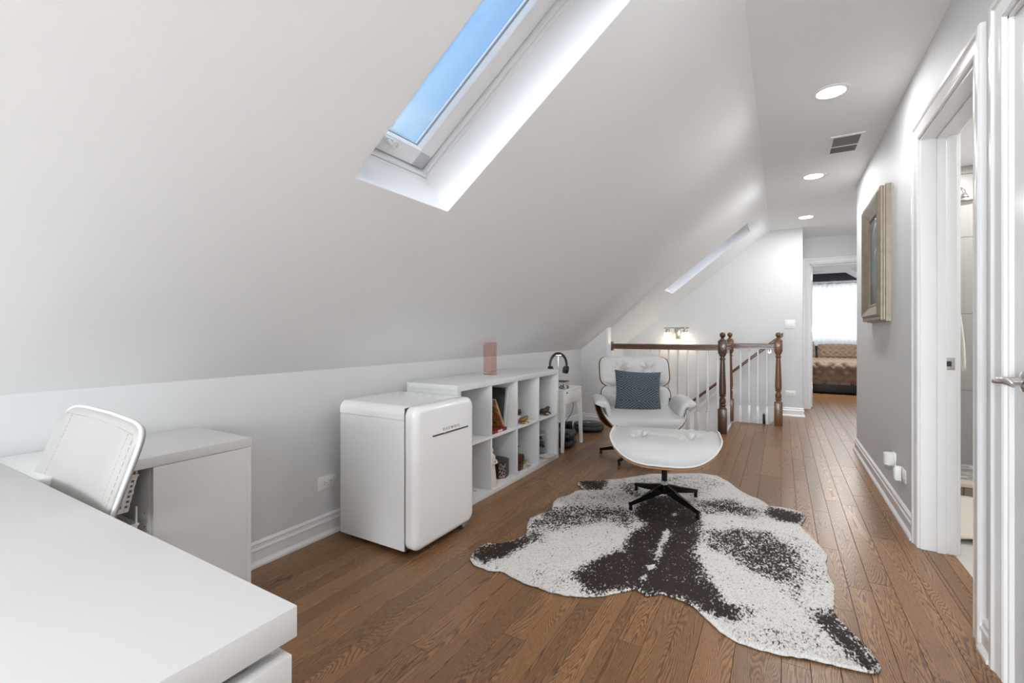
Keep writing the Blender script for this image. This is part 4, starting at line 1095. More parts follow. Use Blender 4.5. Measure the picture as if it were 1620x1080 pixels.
for o_, nm, mm in ((b, 'petals', 'leaf'), (c_, 'orange_bloom', 'orange')):
    q = o_.build(nm, mm, t, 0); q.modifiers.new('thickness', 'SOLIDIFY').thickness = .001
MB().tube([(-.03, -.01, .004), (0, 0, .03), (.01, 0, .05)], .002, 6).build('stem', 'leaf', t)
t = thing('glass_photo_frame', 'clear glass frame holding a black and white picture, lower shelf far end', 'picture frame', (-1.80, 3.56, ZB), -.38)
b = MB(); b.T = Matrix.Rotation(-.12, 4, 'Y'); b.box((-.006, -.09, .004), (.0, .10, .20), .001); b.build('glass_plate', 'clear', t, 0)
b = MB(); b.T = Matrix.Rotation(-.12, 4, 'Y'); b.box((.0, -.068, .028), (.003, .078, .172), .001); b.build('mount', 'silver', t, 0)
b = MB(); b.T = Matrix.Translation((.0, 0, 0)) @ Matrix.Rotation(-.12, 4, 'Y'); b.box((.0032, -.055, .045), (.0045, .060, .158)); b.build('picture', 'portrait', t, 0)
MB().box((-.05, -.06, 0), (.02, .07, .005), .001).build('foot', 'clear', t)
t = thing('shell_dish', 'low pale dish lying in front of the glass frame', 'dish', (-1.715, 3.515, ZB))
b = MB(); b.lathe([(.03, 0), (.055, .004), (.062, .012), (.060, .013), (.052, .006), (.001, .004)], 24); b.build('dish', 'bone', t)
t = thing('folded_paper_ornament', 'small folded paper ornament at near end of the lower shelf row', 'ornament', (-1.78, 2.475, ZB))
b = MB(); b.add([(-.04, -.03, 0), (.03, .05, 0), (-.01, .0, .045), (.04, -.03, 0), (-.045, .03, .03)], [(0, 1, 2), (0, 3, 2), (1, 4, 2)]); o = b.build('folds', 'paper', t, 0); o.modifiers.new('thickness', 'SOLIDIFY').thickness = .0015
b = MB(); b.tube([(-.04, .02, .01), (.035, .045, .002)], .003, 6).build('twig', 'orange', t)
# --- items, upper row
t = thing('dark_print', 'dark framed print with silvery edge leaning in the upper shelf row', 'print', (-1.93, 2.80, ZT), 0)
b = MB(); b.T = Matrix.Rotation(-.16, 4, 'X') ; b.box((-.10, .10, .03), (.16, .108, .312), .002); b.build('print_face', 'canvas', t, 0)
b = MB(); b.T = Matrix.Rotation(-.16, 4, 'X'); b.box((.155, .096, .025), (.178, .116, .305), .006); b.box((-.11, .096, .305), (.178, .114, .314), .002); b.box((-.11, .098, .027), (.17, .112, .035), .001); b.build('silver_edge', mat('foil_edge', (.75, .76, .78), .3, .45, bump=.3, bscale=40), t)
t = thing('agate_book', 'book with yellow and orange agate cover leaning in the upper row', 'book', (-1.80, 2.70, ZT + .021), 0)
b = MB(); b.T = Matrix.Rotation(.42, 4, 'X') @ Matrix.Rotation(0, 4, 'Z')
b = MB(); b.T = Matrix.Translation((0, .145, .004)) @ Matrix.Rotation(.52, 4, 'X'); b.box((-.14, -.016, 0), (.075, 0, .235), .002); b.build('cover', 'agate', t, 0)
b = MB(); b.T = Matrix.Translation((0, .145, .004)) @ Matrix.Rotation(.52, 4, 'X'); b.box((-.136, -.0005, .003), (.070, .010, .230), .001); b.build('pages', 'paper', t, 0)
t = thing('red_spine_book', 'dark red book lying flat in the upper shelf row', 'book', (-1.79, 2.755, ZT), 0)
MB().box((-.13, -.105, .0), (.085, .09, .003)).box((-.13, -.105, .017), (.085, .09, .020)).box((.083, -.105, 0), (.087, .09, .020)).build('cover', 'book_red', t, 0)
MB().box((-.126, -.10, .003), (.082, .086, .017)).build('pages', 'paper', t, 0)
MB().box((.0871, -.03, .004), (.0876, .03, .016)).build('spine_label', 'bone', t, 0)
t = thing('stone_block', 'pale block on the third upper shelf cell, behind the gold frog', 'block', (-1.78, 3.075, ZT))
MB().box((-.05, -.035, 0), (.035, .05, .058), .006).build('block', 'bone', t); MB().box((-.052, -.037, .056), (.037, .052, .063), .003).build('top_slab', 'bone', t)
t = thing('toy_camera', 'small black toy camera with yellow top on the pale block', 'toy', (-1.765, 3.083, ZT + .063))
MB().box((-.03, -.035, 0), (.03, .035, .042), .004).build('body', 'black', t); MB().box((-.02, -.022, .042), (.02, .018, .075), .004).build('viewfinder', 'yellow', t)
b = MB(); b.tube([(.029, .012, .022), (.036, .012, .022)], .012, 16); b.build('lens_ring', 'silver', t)
b = MB(); b.tube([(.036, .012, .022), (.038, .012, .022)], .007, 12); b.build('lens', 'black', t)
def frog(loc, m, label, s, rz):
    t = thing('frog_figurine', label, 'figurine', loc, rz)
    def ell(b, c, r, n=10):
        b.T = Matrix.Translation([q * s for q in c]); b.lathe([(max(1e-4, r[0] * s * math.sin(PI * k / n)), -r[2] * s * math.cos(PI * k / n)) for k in range(n + 1)], 14); b.T = Matrix.Identity(4)
    b = MB(); ell(b, (0, 0, .030), (.034, .034, .024)); ell(b, (.012, .026, .046), (.022, .022, .018)); b.build('body', m, t, 60)
    b = MB(); ell(b, (.024, .040, .062), (.008, .008, .008)); ell(b, (.002, .044, .062), (.008, .008, .008)); pieces(b, 'eye', m, t, 60)
    for sx_ in (-1, 1):
        b = MB(); b.tube([Vector(q) * s for q in ((sx_ * .02, -.02, .025), (sx_ * .045, -.005, .030), (sx_ * .035, -.03, .008), (sx_ * .05, .01, .005))], [.012 * s, .010 * s, .007 * s, .006 * s], 8).build('leg', m, t, 60)
        b = MB(); b.tube([Vector(q) * s for q in ((sx_ * .018, .025, .03), (sx_ * .034, .036, .018), (sx_ * .032, .052, .005))], [.009 * s, .007 * s, .006 * s], 8).build('leg', m, t, 60)
frog((-1.722, 3.108, ZT), 'gold', 'antique gold frog figurine in front of the pale block', .85, -.6)
frog((-1.745, 3.525, ZT), 'bronze', 'dark bronze frog figurine in the last upper shelf cell', 1.0, -.3)
t = thing('glass_cloche', 'clear glass bottle vase behind the bronze frog', 'vase', (-1.875, 3.565, ZT))
MB().lathe([(.035, 0), (.042, .01), (.042, .15), (.030, .19), (.016, .21), (.016, .25), (.014, .25), (.014, .21), (.028, .188), (.040, .15), (.040, .01), (.001, .004)], 24, cap=False).build('glass', 'clear', t)
MB().lathe([(.001, .012), (.036, .012), (.036, .12), (.001, .12)], 20).build('contents', 'bone', t)
# pink vase on the top
t = thing('pink_vase', 'pink transparent glass vase on top of the white shelf', 'vase', (-1.925, 2.965, SH))
a_ = -.45
def ovalring(rx_, ry_, z, n=40):
    return [(rx_ * math.copysign(abs(math.cos(g)) ** .75, math.cos(g)) * math.cos(a_) - ry_ * math.sin(g) * math.sin(a_), rx_ * math.copysign(abs(math.cos(g)) ** .75, math.cos(g)) * math.sin(a_) + ry_ * math.sin(g) * math.cos(a_), z) for g in [2 * PI * k / n for k in range(n)]]
MB().sweep([ovalring(.070, .036, 0), ovalring(.072, .038, .01), ovalring(.072, .038, .235), ovalring(.072, .038, .246), ovalring(.067, .033, .246), ovalring(.066, .032, .02), ovalring(.03, .015, .014)]).build('glass', 'pink', t, 40)

# ------------------------------------------------------------------ MINI FRIDGE
FX0, FXB, FXF, FY0, FY1 = -2.03, -1.572, -1.497, 1.662, 2.150
FC = ((FX0 + FXF) / 2, (FY0 + FY1) / 2)
t = thing('mini_fridge', 'white retro mini fridge with rounded edges standing before the shelf', 'refrigerator', (FC[0], FC[1], 0))
fx = lambda v: v - FC[0]; hy_ = (FY1 - FY0) / 2
FT = .728
MB().box((fx(FX0), -hy_, .028), (fx(FXB) - .002, hy_, .662), .003).build('body', 'enside', t)
rr_ = .042
arc = [(-hy_ + rr_ - rr_ * math.cos(g), FT - rr_ + rr_ * math.sin(g)) for g in [PI / 2 * k / 8 for k in range(9)]]
pr = [(-hy_, .664)] + arc + [(-p, q_) for p, q_ in arc[::-1]] + [(hy_, .664)]
MB().extr(pr, lambda a, c, q: (q, a, c), fx(FX0), fx(FXB) - .002).build('top_cap', 'gloss', t, 30)
# embossed top sheet
b = MB()
for i in range(13):
    for j in range(12):
        if (i + j) % 2: continue
        x_ = fx(FX0) + .03 + i * .031; y_ = -hy_ + .055 + j * .034
        b.add([(x_ - .015, y_, FT), (x_, y_ - .016, FT), (x_ + .015, y_, FT), (x_, y_ + .016, FT), (x_, y_, FT + .0005)], [(0, 1, 4), (1, 2, 4), (2, 3, 4), (3, 0, 4)])
b.build('embossed_sheet', 'gloss', t, 0, 'stuff')
MB().box((fx(FXB) - .004, -hy_ + .004, .032), (fx(FXB) + .006, hy_ - .004, FT - .006), .003).build('door_seal', 'dark', t)
# door: rounded rectangle, edges rolled
def rrect(w, z0, z1, r, n=8):
    P_ = []
    for (cy0, cz0, a0) in ((w - r, z0 + r, -PI / 2), (w - r, z1 - r, 0), (-w + r, z1 - r, PI / 2), (-w + r, z0 + r, PI)):
        for k in range(n + 1):
            g = a0 + PI / 2 * k / n; P_.append((cy0 + r * math.cos(g), cz0 + r * math.sin(g)))
    return P_
rings = []
R0 = .034
for (dxx, ins) in [(.006, 0.0015), (.010, 0)] + [(.040 + .033 * math.sin(g), R0 * (1 - math.cos(g))) for g in [PI / 2 * k / 8 for k in range(0, 9)]] + [(.0745, .06), (.0755, .11), (.076, .20)]:
    rings.append([(fx(FXB) + dxx, a, c) for a, c in rrect(hy_ - ins, .030 + ins, FT - ins, max(.008, .046 - ins * .2))])
MB().sweep(rings).build('door', 'gloss', t, 50)
dfx = fx(FXB) + .0755
b = MB()
ya, yb = 1.782 - FC[1], 2.080 - FC[1]
zs = .5725
b.box((dfx - .002, ya, zs - .0035), (dfx + .004, yb, zs + .0035), .0015); b.build('handle_strip', 'dark', t)
b = MB(); b.box((dfx - .001, ya + .085, zs - .002), (dfx + .0048, ya + .10, zs + .004), .001); b.build('strip_mark', 'silver', t)
cu = bpy.data.curves.new('text', 'FONT'); cu.body = 'DAEWOO'; cu.size = .0215; cu.space_character = 1.75; cu.extrude = .0008
to = bpy.data.objects.new('text', cu); COL.objects.link(to)
dg = bpy.context.evaluated_depsgraph_get(); me = bpy.data.meshes.new_from_object(to.evaluated_get(dg)); bpy.data.objects.remove(to)
me.transform(Matrix.Translation((dfx + .0012, 1.862 - FC[1], .586)) @ Matrix(((0, 0, 1, 0), (1, 0, 0, 0), (0, 1, 0, 0), (0, 0, 0, 1))))
me.materials.clear(); me.materials.append(M['nickel'])
lo = bpy.data.objects.new('lettering', me); COL.objects.link(lo); lo.parent = t
b = MB()
for sx_ in (fx(FX0) + .05, fx(FXB) - .04):
    for sy_ in (-hy_ + .05, hy_ - .05): b.tube([(sx_, sy_, 0), (sx_, sy_, .03)], .018, 12)
pieces(b, 'foot', 'black', t)
b = MB(); b.box((fx(FXB) + .015, hy_ - .09, .012), (fx(FXF) - .015, hy_ - .05, .032), .003).build('hinge', 'silver', t)

# ------------------------------------------------------------------ DESK, CABINET, CHAIR
# cabinet against the knee wall
CX0, CX1, CY0, CY1, CZ = -2.090, -1.690, .418, .988, .700
t = thing('desk_cabinet', 'white cabinet with open end bay against the left wall, behind the desk', 'cabinet', ((CX0 + CX1) / 2, (CY0 + CY1) / 2, 0))
cw, cl = (CX1 - CX0) / 2, (CY1 - CY0) / 2
MB().box((-cw, -cl, CZ - .032), (cw, cl, CZ), .0012).build('top_panel', 'white', t)
MB().box((-cw, cl - .018, 0), (cw - .002, cl - .001, CZ - .0325), .001).build('side_panel', 'white', t)
yd = .679 - (CY0 + CY1) / 2
MB().box((-cw, yd, .0), (cw - .02, yd + .018, CZ - .0325), .001).build('divider', 'whitein', t)
MB().box((cw - .019, yd + .0, .02), (cw - .0005, cl - .0185, CZ - .0335), .0012).build('door', 'white', t)
MB().box((-cw, -cl, 0), (-cw + .006, cl - .02, CZ - .033)).build('back_panel', 'whitein', t, 0)
MB().box((-cw, -cl, .0), (cw - .002, -cl + .018, CZ - .0325)).build('side_panel', 'whitein', t, 0)
MB().box((-cw + .007, -cl + .0185, .03), (cw - .022, yd - .0005, .048)).build('bottom_panel', 'whitein', t, 0)
b = MB()
for k in range(8): b.tube([(cw - .06, yd + .0005, .2 + .045 * k), (cw - .06, yd - .0006, .2 + .045 * k)], .0025, 8)
b.build('peg_holes', 'slot', t, 0, 'stuff')
def basket(zb, label):
    t = thing('storage_basket', label, 'basket', (-1.830, .562, zb), 0, 'stacked baskets in the cabinet bay')
    W0, W1, L0, L1, Hh = .085, .105, .12, .145, .11
    rings = []
    b = MB()
    # slatted tapered walls: long side (facing +x) with slots
    def wall(p00, p10, p11, p01, nx_, nz_2):
        """quad p00-p10 bottom, p01-p11 top, cut by slots"""
        p00, p10, p11, p01 = map(Vector, (p00, p10, p11, p01))
        f_ = lambda a, c: (p00 * (1 - a) + p10 * a) * (1 - c) + (p01 * (1 - a) + p11 * a) * c
        us_ = [0]; 
        for i in range(nx_): us_ += [(i + .28) / nx_, (i + .72) / nx_]
        us_.append(1); vs_ = [0]
        for j in range(nz_2): vs_ += [.08 + .84 * (j + .25) / nz_2, .08 + .84 * (j + .75) / nz_2]
        vs_.append(1)
        for i in range(len(us_) - 1):
            for j in range(len(vs_) - 1):
                if i % 2 == 1 and j % 2 == 1: continue
                b.add([f_(us_[i], vs_[j]), f_(us_[i + 1], vs_[j]), f_(us_[i + 1], vs_[j + 1]), f_(us_[i], vs_[j + 1])], [(0, 1, 2, 3)])
    wall((W0, -L0 * .6, 0), (W0, L0 * .6, 0), (W1, L1 * .62, Hh), (W1, -L1 * .62, Hh), 9, 6)
    wall((-W0, -L0 * .6, 0), (-W0, L0 * .6, 0), (-W1, L1 * .62, Hh), (-W1, -L1 * .62, Hh), 9, 6)
    wall((-W0, L0 * .6, 0), (W0, L0 * .6, 0), (W1, L1 * .62, Hh), (-W1, L1 * .62, Hh), 10, 6)
    wall((-W0, -L0 * .6, 0), (W0, -L0 * .6, 0), (W1, -L1 * .62, Hh), (-W1, -L1 * .62, Hh), 10, 6)
    b.add([(-W0, -L0 * .6, 0), (W0, -L0 * .6, 0), (W0, L0 * .6, 0), (-W0, L0 * .6, 0)], [(0, 1, 2, 3)])
    o = b.build('basket_walls', 'plate', t, 0); o.modifiers.new('thickness', 'SOLIDIFY').thickness = .002
    MB().tube([(-W1, -L1 * .62, Hh), (W1, -L1 * .62, Hh), (W1, L1 * .62, Hh), (-W1, L1 * .62, Hh)], .004, 6, closed=True).build('rim', 'plate', t)
    b = MB()
    for sx_ in (-1, 1):
        for sy_ in (-1, 1): b.tube([(sx_ * W1 * .97, sy_ * L1 * .6, Hh), (sx_ * W1 * .97, sy_ * L1 * .6, Hh + .055)], .003, 6)
    pieces(b, 'stacking_leg', 'plate', t)
MB()
basket(.535, 'upper white slotted storage basket in the open cabinet bay')
basket(.383, 'lower white slotted storage basket in the open cabinet bay')
t = thing('basket_stand', 'white wire stand under the stacked storage baskets in the bay', 'stand', (-1.830, .562, .048))
b = MB()
for sx_ in (-1, 1):
    for sy_ in (-1, 1): b.tube([(sx_ * .08, sy_ * .065, 0), (sx_ * .08, sy_ * .065, .334)], .004, 6)
b.tube([(-.08, -.065, .331), (.08, -.065, .331), (.08, .065, .331), (-.08, .065, .331)], .004, 6, closed=True)
b.build('wire_frame', 'plate', t)

# desk (slab slightly turned as measured)
t = thing('white_desk', 'large white desk with thick top and drawers in the near left corner', 'desk', (-.59, .405, 0), R(-.3))
DT = .7015
MB().box((-1.50, -.78, DT - .044), (0, 0.005, DT), .0015).build('desktop', 'white', t)
MB().box((-.46, -.62, .03), (-.022, -.018, DT - .105), .002).build('pedestal', 'white', t)
MB().box((-.44, -.60, 0), (-.05, -.04, .032)).build('plinth', 'white', t, 0)
MB().box((-.40, -.56, DT - .106), (-.09, -.08, DT - .0445)).build('riser_block', 'whitein', t, 0)
for k, (za, zb) in enumerate(((.588, .640), (.31, .575), (.04, .30))):
    MB().box((-.020, -.63, za), (.004, -.006, zb), .0012).build('drawer_front', 'white', t)
MB().box((-.46, -.018, .588), (-.0205, -.006, .640), .001).build('drawer_side', 'white', t)
MB().box((-.46, -.62, .588), (-.0205, -.019, .596)).build('drawer_tray', 'whitein', t, 0)
b = MB(); b.tube([(-1.40, -.72, 0), (-1.40, -.72, DT - .0445)], .022, 16).tube([(-1.40, -.07, 0), (-1.40, -.07, DT - .0445)], .022, 16); pieces(b, 'leg', 'white', t)

# office chair: cream leather back seen over the desk edge
tl = Vector((-1.705, .485, .885)); tr = Vector((-1.160, .458, .885)); 
t = thing('desk_chair', 'cream leather desk chair tucked behind the white desk', 'chair', (-1.44, .20, 0))
org = Vector((-1.44, .20, 0))
def cb_pt(a, c, off=0):
    """a 0..1 left-right, c 0..1 bottom-top on the backrest face"""
    bl_ = Vector((-1.895, .400, .52)); br_ = Vector((-1.335, .395, .52))
    p = (bl_ * (1 - a) + br_ * a) * (1 - c) + (Vector((-1.712, .478, .888)) * (1 - a) + Vector((-1.195, .455, .878)) * a) * c
    bow = .018 * (1 - (2 * a - 1) ** 2)
    return p - org + Vector((0, bow + off, 0))
def rr_pt(g, rad):
    """superellipse outline param"""
    n_ = 9.0
    ca, sa = math.cos(g), math.sin(g)
    return (.5 + .5 * rad * math.copysign(abs(ca) ** (2 / n_), ca), .5 + .5 * rad * math.copysign(abs(sa) ** (2 / n_), sa))
b = MB(); rings = []
NN = 72; gs = [2 * PI * k / NN for k in range(NN)]
for rad, off in ((.15, .000), (.6, .0), (.93, .0), (.985, .002), (1.0, .008), (1.0, .016), (.985, .021), (.9, .022), (.2, .022)):
    rings.append([cb_pt(*rr_pt(g, rad), off=off) for g in gs])
b.sweep(rings); b.build('backrest', 'leatherc', t, 50)
b = MB(); b.tube([cb_pt(*rr_pt(g, 1.003), off=.011) for g in gs], .0050, 8, closed=True); b.build('piping', 'piping', t, 60)
b = MB()
def stitch(a0, c0, a1, c1, n_):
    for k in range(n_):
        f0, f1 = (k + .15) / n_, (k + .75) / n_
        p = cb_pt(a0 + (a1 - a0) * f0, c0 + (c1 - c0) * f0, -.0008); q_ = cb_pt(a0 + (a1 - a0) * f1, c0 + (c1 - c0) * f1, -.0008)
        b.tube([p, q_], .0007, 4)
stitch(.13, .03, .13, .95, 34); stitch(.87, .03, .87, .95, 34); stitch(.06, .95, .94, .95, 44); stitch(.955, .05, .955, .93, 20)
b.build('stitching', 'thread', t, 0, 'stuff')
b = MB(); b.box((-.25, -.23, .42), (.25, .23, .50), .03, 4); b.T = Matrix.Identity(4); b.build('seat', 'leatherc', t)
b = MB(); b.tube([(0, 0, .09), (0, 0, .42)], .025, 14); b.build('gas_column', 'chrome', t)
for k in range(5):
    a = 2 * PI * k / 5 + .3; dx, dy = math.cos(a), math.sin(a)
    MB().tube([(0, 0, .10), (dx * .15, dy * .15, .085), (dx * .22, dy * .22, .065)], [.022, .016, .012], 10).build('leg', 'chrome', t)
    MB().tube([(dx * .22 - dy * .02, dy * .22 + dx * .02, .027), (dx * .22 + dy * .02, dy * .22 - dx * .02, .027)], .027, 14).build('caster', 'black', t)

# ------------------------------------------------------------------ LOUNGE CHAIR + OTTOMAN
def pad(parent, name, a, bb, T, Hc, B, pw=2.6, n_=4.2, tufts=(), so=.012, sq=6, shell=True, leather='leather', ends=.03, front=0, sh_th=.010, tdep=.028, drop=0):
    """upholstered pad on a bent plywood shell. local x across, y along, z out of the shell.
       B = how far the shell's sides rise, Hc = height of the cushion at the centre"""
    zs = lambda x, y: B * (abs(x) / a) ** pw - drop * max(0, -y / bb) ** 3
    def outline(g, rad):
        ca, sa = math.cos(g), math.sin(g)
        return a * rad * math.copysign(abs(ca) ** (2 / n_), ca), bb * rad * math.copysign(abs(sa) ** (2 / n_), sa)
    NN = 160; NR = 44; gs = [2 * PI * k / NN for k in range(NN)]
    b = MB(); b.T = T; rings = []
    def top(x, y, rad):
        base = zs(x, y); full = max(Hc + .012 * (x / a) ** 2, base + ends) + front * max(0, -y / bb) ** 2 - drop * max(0, -y / bb) ** 3
        pr_ = max(0, 1 - rad ** sq) ** .5
        z = base + (full - base) * pr_
        for (tx, ty) in tufts:
            d = math.hypot(x - tx, y - ty); an = math.atan2(y - ty, x - tx)
            z -= tdep * math.exp(-(d / .036) ** 1.1) * pr_
            z += .010 * math.cos(an * 9 + tx * 30 + .5 * math.sin(an * 2)) * math.exp(-((d - .050) / .040) ** 2) * pr_
        if len(tufts) > 1:
            (x0_, y0_), (x1_, y1_) = tufts[0], tufts[-1]
            t_ = max(0, min(1, (x - x0_) / (x1_ - x0_))); yy_ = y0_ + (y1_ - y0_) * t_
            if x0_ < x < x1_: z -= .009 * math.exp(-((y - yy_) / .014) ** 2) * math.sin(PI * t_) ** .5 * pr_
        return z
    for k in range(NR + 1):
        rad = math.sin(PI / 2 * max(.02, k / NR) ** .9)
        rings.append([(lambda p: (p[0], p[1], top(p[0], p[1], rad)))(outline(g, rad)) for g in gs])
    for q_ in (.985, .93, .86, .78, .69, .58, .45, .3, .1): rings.append([(lambda p: (p[0], p[1], zs(*p) + .001))(outline(g, q_)) for g in gs])
    b.sweep(rings); cu_ = b.build(name, leather, parent, 60)
    b = MB(); b.T = T; b.tube([(lambda p: (p[0], p[1], zs(*p) + .006))(outline(g, .998)) for g in gs], .0055, 8, closed=True); b.build('piping', 'piping', cu_, 60)
    if tufts:
        b = MB(); 
        for (tx, ty) in tufts:
            rad = .2; z = top(tx, ty, rad); b.T = T @ Matrix.Translation((tx, ty, z + .001)); b.lathe([(.001, .004), (.007, .003), (.009, 0), (.008, -.002), (.001, -.002)], 12)
        b.build('button', leather, cu_, 60)
    if shell:
        b = MB(); b.T = T; rings = []
        SR = [.05, .3, .45, .55, .63, .7, .76, .81, .86, .90, .94, .97, 1.0]
        for rad, dz in [(q, 0) for q in SR] + [(1 + so, 0), (1.004 + so, -sh_th / 2), (1 + so, -sh_th)] + [(q, -sh_th) for q in SR[::-1]]:
            rings.append([(lambda p: (p[0], p[1], zs(*p) - .004 + dz))(outline(g, rad)) for g in gs])
        b.sweep(rings); s_ = b.build('plywood_shell', 'walnut', parent, 50)
        b = MB(); b.T = T
        b.sweep([[(lambda p: (p[0], p[1], zs(*p) - .002 + dz))(outline(g, rad)) for g in gs] for rad, dz in ((.996 + so, .0006), (1.0075 + so, -.0005), (1.0075 + so, -sh_th + .0005), (.996 + so, -sh_th - .0006))], True)
        b.build('shell_edge', 'ply', s_, 50)
    return cu_
def star_base(parent, angs, r, hub_z, col_top, foot_z=0, hub_r=.020):
    MB().tube([(0, 0, hub_z - .012), (0, 0, col_top)], .0175, 20).build('column', 'blackm', parent)
    MB().tube([(0, 0, hub_z + .002), (0, 0, hub_z + .028)], .0225, 24).build('hub_ring', 'chrome', parent)
    MB().tube([(0, 0, hub_z - .055), (0, 0, hub_z + .004)], [.021, .026], 20).build('hub', 'blackm', parent)
    for a in angs:
        c, s = math.cos(a), math.sin(a); rings = []
        for q_, zt, zb, w in ((.018, hub_z + .002, hub_z - .05, .014), (r * .5, (hub_z + foot_z + .048) / 2 + .004, (hub_z - .05 + foot_z + .028) / 2, .011), (r - .002, foot_z + .050, foot_z + .028, .009), (r + .012, foot_z + .047, foot_z + .030, .008)):
            rings.append([(c * q_ - s * w, s * q_ + c * w, zt - .003), (c * q_ - s * w * .6, s * q_ + c * w * .6, zt), (c * q_ + s * w * .6, s * q_ - c * w * .6, zt), (c * q_ + s * w, s * q_ - c * w, zt - .003), (c * q_ + s * w * .8, s * q_ - c * w * .8, zb), (c * q_ - s * w * .8, s * q_ + c * w * .8, zb)])
        lg = MB().sweep(rings).build('leg', 'blackm', parent, 40)
        rings = [[(c * q_ - s * w, s * q_ + c * w, z), (c * q_ + s * w, s * q_ - c * w, z), (c * q_ + s * w, s * q_ - c * w, z - .002), (c * q_ - s * w, s * q_ + c * w, z - .002)] for q_, z, w in ((.03, hub_z + .0035, .0085), (r * .5, (hub_z + foot_z + .048) / 2 + .0055, .0072), (r + .005, foot_z + .0512, .0055))]
        MB().sweep(rings).build('bright_top_edge', 'chrome', lg, 0)
        MB().tube([(c * r, s * r, foot_z), (c * r, s * r, foot_z + .034)], [.012, .009], 12).build('glide', 'blackm', lg)

# ottoman
ott = thing('lounge_ottoman', 'white leather ottoman on black star base standing on the cowhide rug', 'ottoman', (-.640, 3.015, 0), R(10.7))
pad(ott, 'cushion', .325, .265, Matrix.Translation((0, .0, .315)) @ Matrix.Rotation(R(2), 4, 'X'), .128, .135, pw=3.3, n_=4.6, tufts=((-.15, .0), (.15, .0)), ends=.018, tdep=.060, sq=8)
star_base(ott, [R(45 + 90 * k - .5) for k in range(4)], .268, .125, .315, .0085)
# lounge chair
lc = thing('lounge_chair', 'white leather lounge chair with walnut shells beyond the ottoman', 'lounge chair', (-1.075, 4.04, 0), R(26))
Ts = Matrix.Translation((0, -.075, .315)) @ Matrix.Rotation(R(9), 4, 'X')
pad(lc, 'seat_cushion', .335, .27, Ts, .120, .135, pw=3.2, n_=4.4, ends=.016, sq=9)
Tb = Matrix.Translation((0, .20, .455)) @ Matrix.Rotation(R(76), 4, 'X')
pad(lc, 'back_cushion', .30, .150, Tb, .085, .07, pw=2.5, n_=5, tufts=((-.13, -.0), (.13, -.0)), ends=.03, tdep=.02, so=.04)
Th = Matrix.Translation((0, .262, .725)) @ Matrix.Rotation(R(70), 4, 'X')
pad(lc, 'headrest_cushion', .305, .148, Th, .075, .045, pw=2.4, n_=4.6, tufts=((-.125, .0), (.125, .0)), ends=.035, tdep=.026, so=.045)
b = MB()
for s in (-1, 1): b.box((s * .12 - .025, .245, .50), (s * .12 + .025, .262, .78), .006)
pieces(b, 'back_brace', 'blackm', lc)
# armrests: pad that rolls from the flat arm down to the seat
for s in (-1, 1):
    path = [(.408, .520), (.385, .529), (.355, .531), (.325, .524), (.302, .503), (.290, .47), (.282, .42), (.277, .37)]
    rings = []
    NY = 14
    for k in range(NY + 1):
        c = k / NY; y = -.285 + .36 * c; e = (1 - abs(2 * c - 1) ** 4) ** .5
        e = max(e, .25); th = .024 * e
        outer = []; inner = []
        for i, (px_, pz_) in enumerate(path):
            p0 = Vector(path[max(i - 1, 0)]); p1 = Vector(path[min(i + 1, len(path) - 1)]); d = (p1 - p0).normalized(); nrm = Vector((-d.y, d.x))
            if nrm.y < 0 and i < 3: nrm = -nrm
            nrm = Vector((d.y, -d.x)) if i >= 0 else nrm
            lo = .3 + .7 * min(1, (i + .3) / 1.5) if i < 2 else 1
            w = th * lo
            base = Vector((px_, pz_ - .035 * max(0, .45 - c)))
            sh_ = .0
            outer.append((s * (base.x + nrm.x * w), y + .02 * (i / 7), base.y + nrm.y * w)); inner.append((s * (base.x - nrm.x * w), y + .02 * (i / 7), base.y - nrm.y * w))
        rings.append(outer + inner[::-1])
    ar = MB().sweep(rings).build('armrest', 'leather', lc, 70)
    md = ar.modifiers.new('round', 'SUBSURF'); md.levels = md.render_levels = 2
    # side shell: walnut panel curving down from under the arm to the seat
    prof = [(.385, .500), (.383, .46), (.374, .42), (.360, .38), (.340, .34), (.312, .305), (.272, .275), (.22, .258)]
    rings = []; edge = []
    for k, (px_, pz_) in enumerate(prof):
        yo = -.03 - .05 * math.sin(PI * k / 7); w_ = .10 + .03 * k / 7
        nx_ = .010
        rings.append([(s * px_, yo, pz_), (s * (px_ - .02), yo + .06, pz_), (s * (px_ - w_), yo + .13, pz_ + .01), (s * (px_ - w_), yo + .14, pz_ + .01), (s * (px_ - .012), yo + .075, pz_), (s * (px_ + .006), yo + .006, pz_)])
        edge.append((s * (px_ + .003), yo, pz_))
    sd = MB().sweep(rings).build('side_shell', 'walnut', lc, 60)
    MB().tube(edge, .0055, 8).build('shell_edge', 'ply', sd, 60)
    MB().tube([(s * .37, .0, .49), (s * .345, .08, .40)], .014, 10).build('arm_support', 'blackm', lc)
star_base(lc, [R(185 - 26 + 72 * k) for k in range(5)], .335, .135, .29, .0)
MB().box((-.12, -.10, .285), (.12, .14, .305), .006).build('seat_mount', 'blackm', lc)
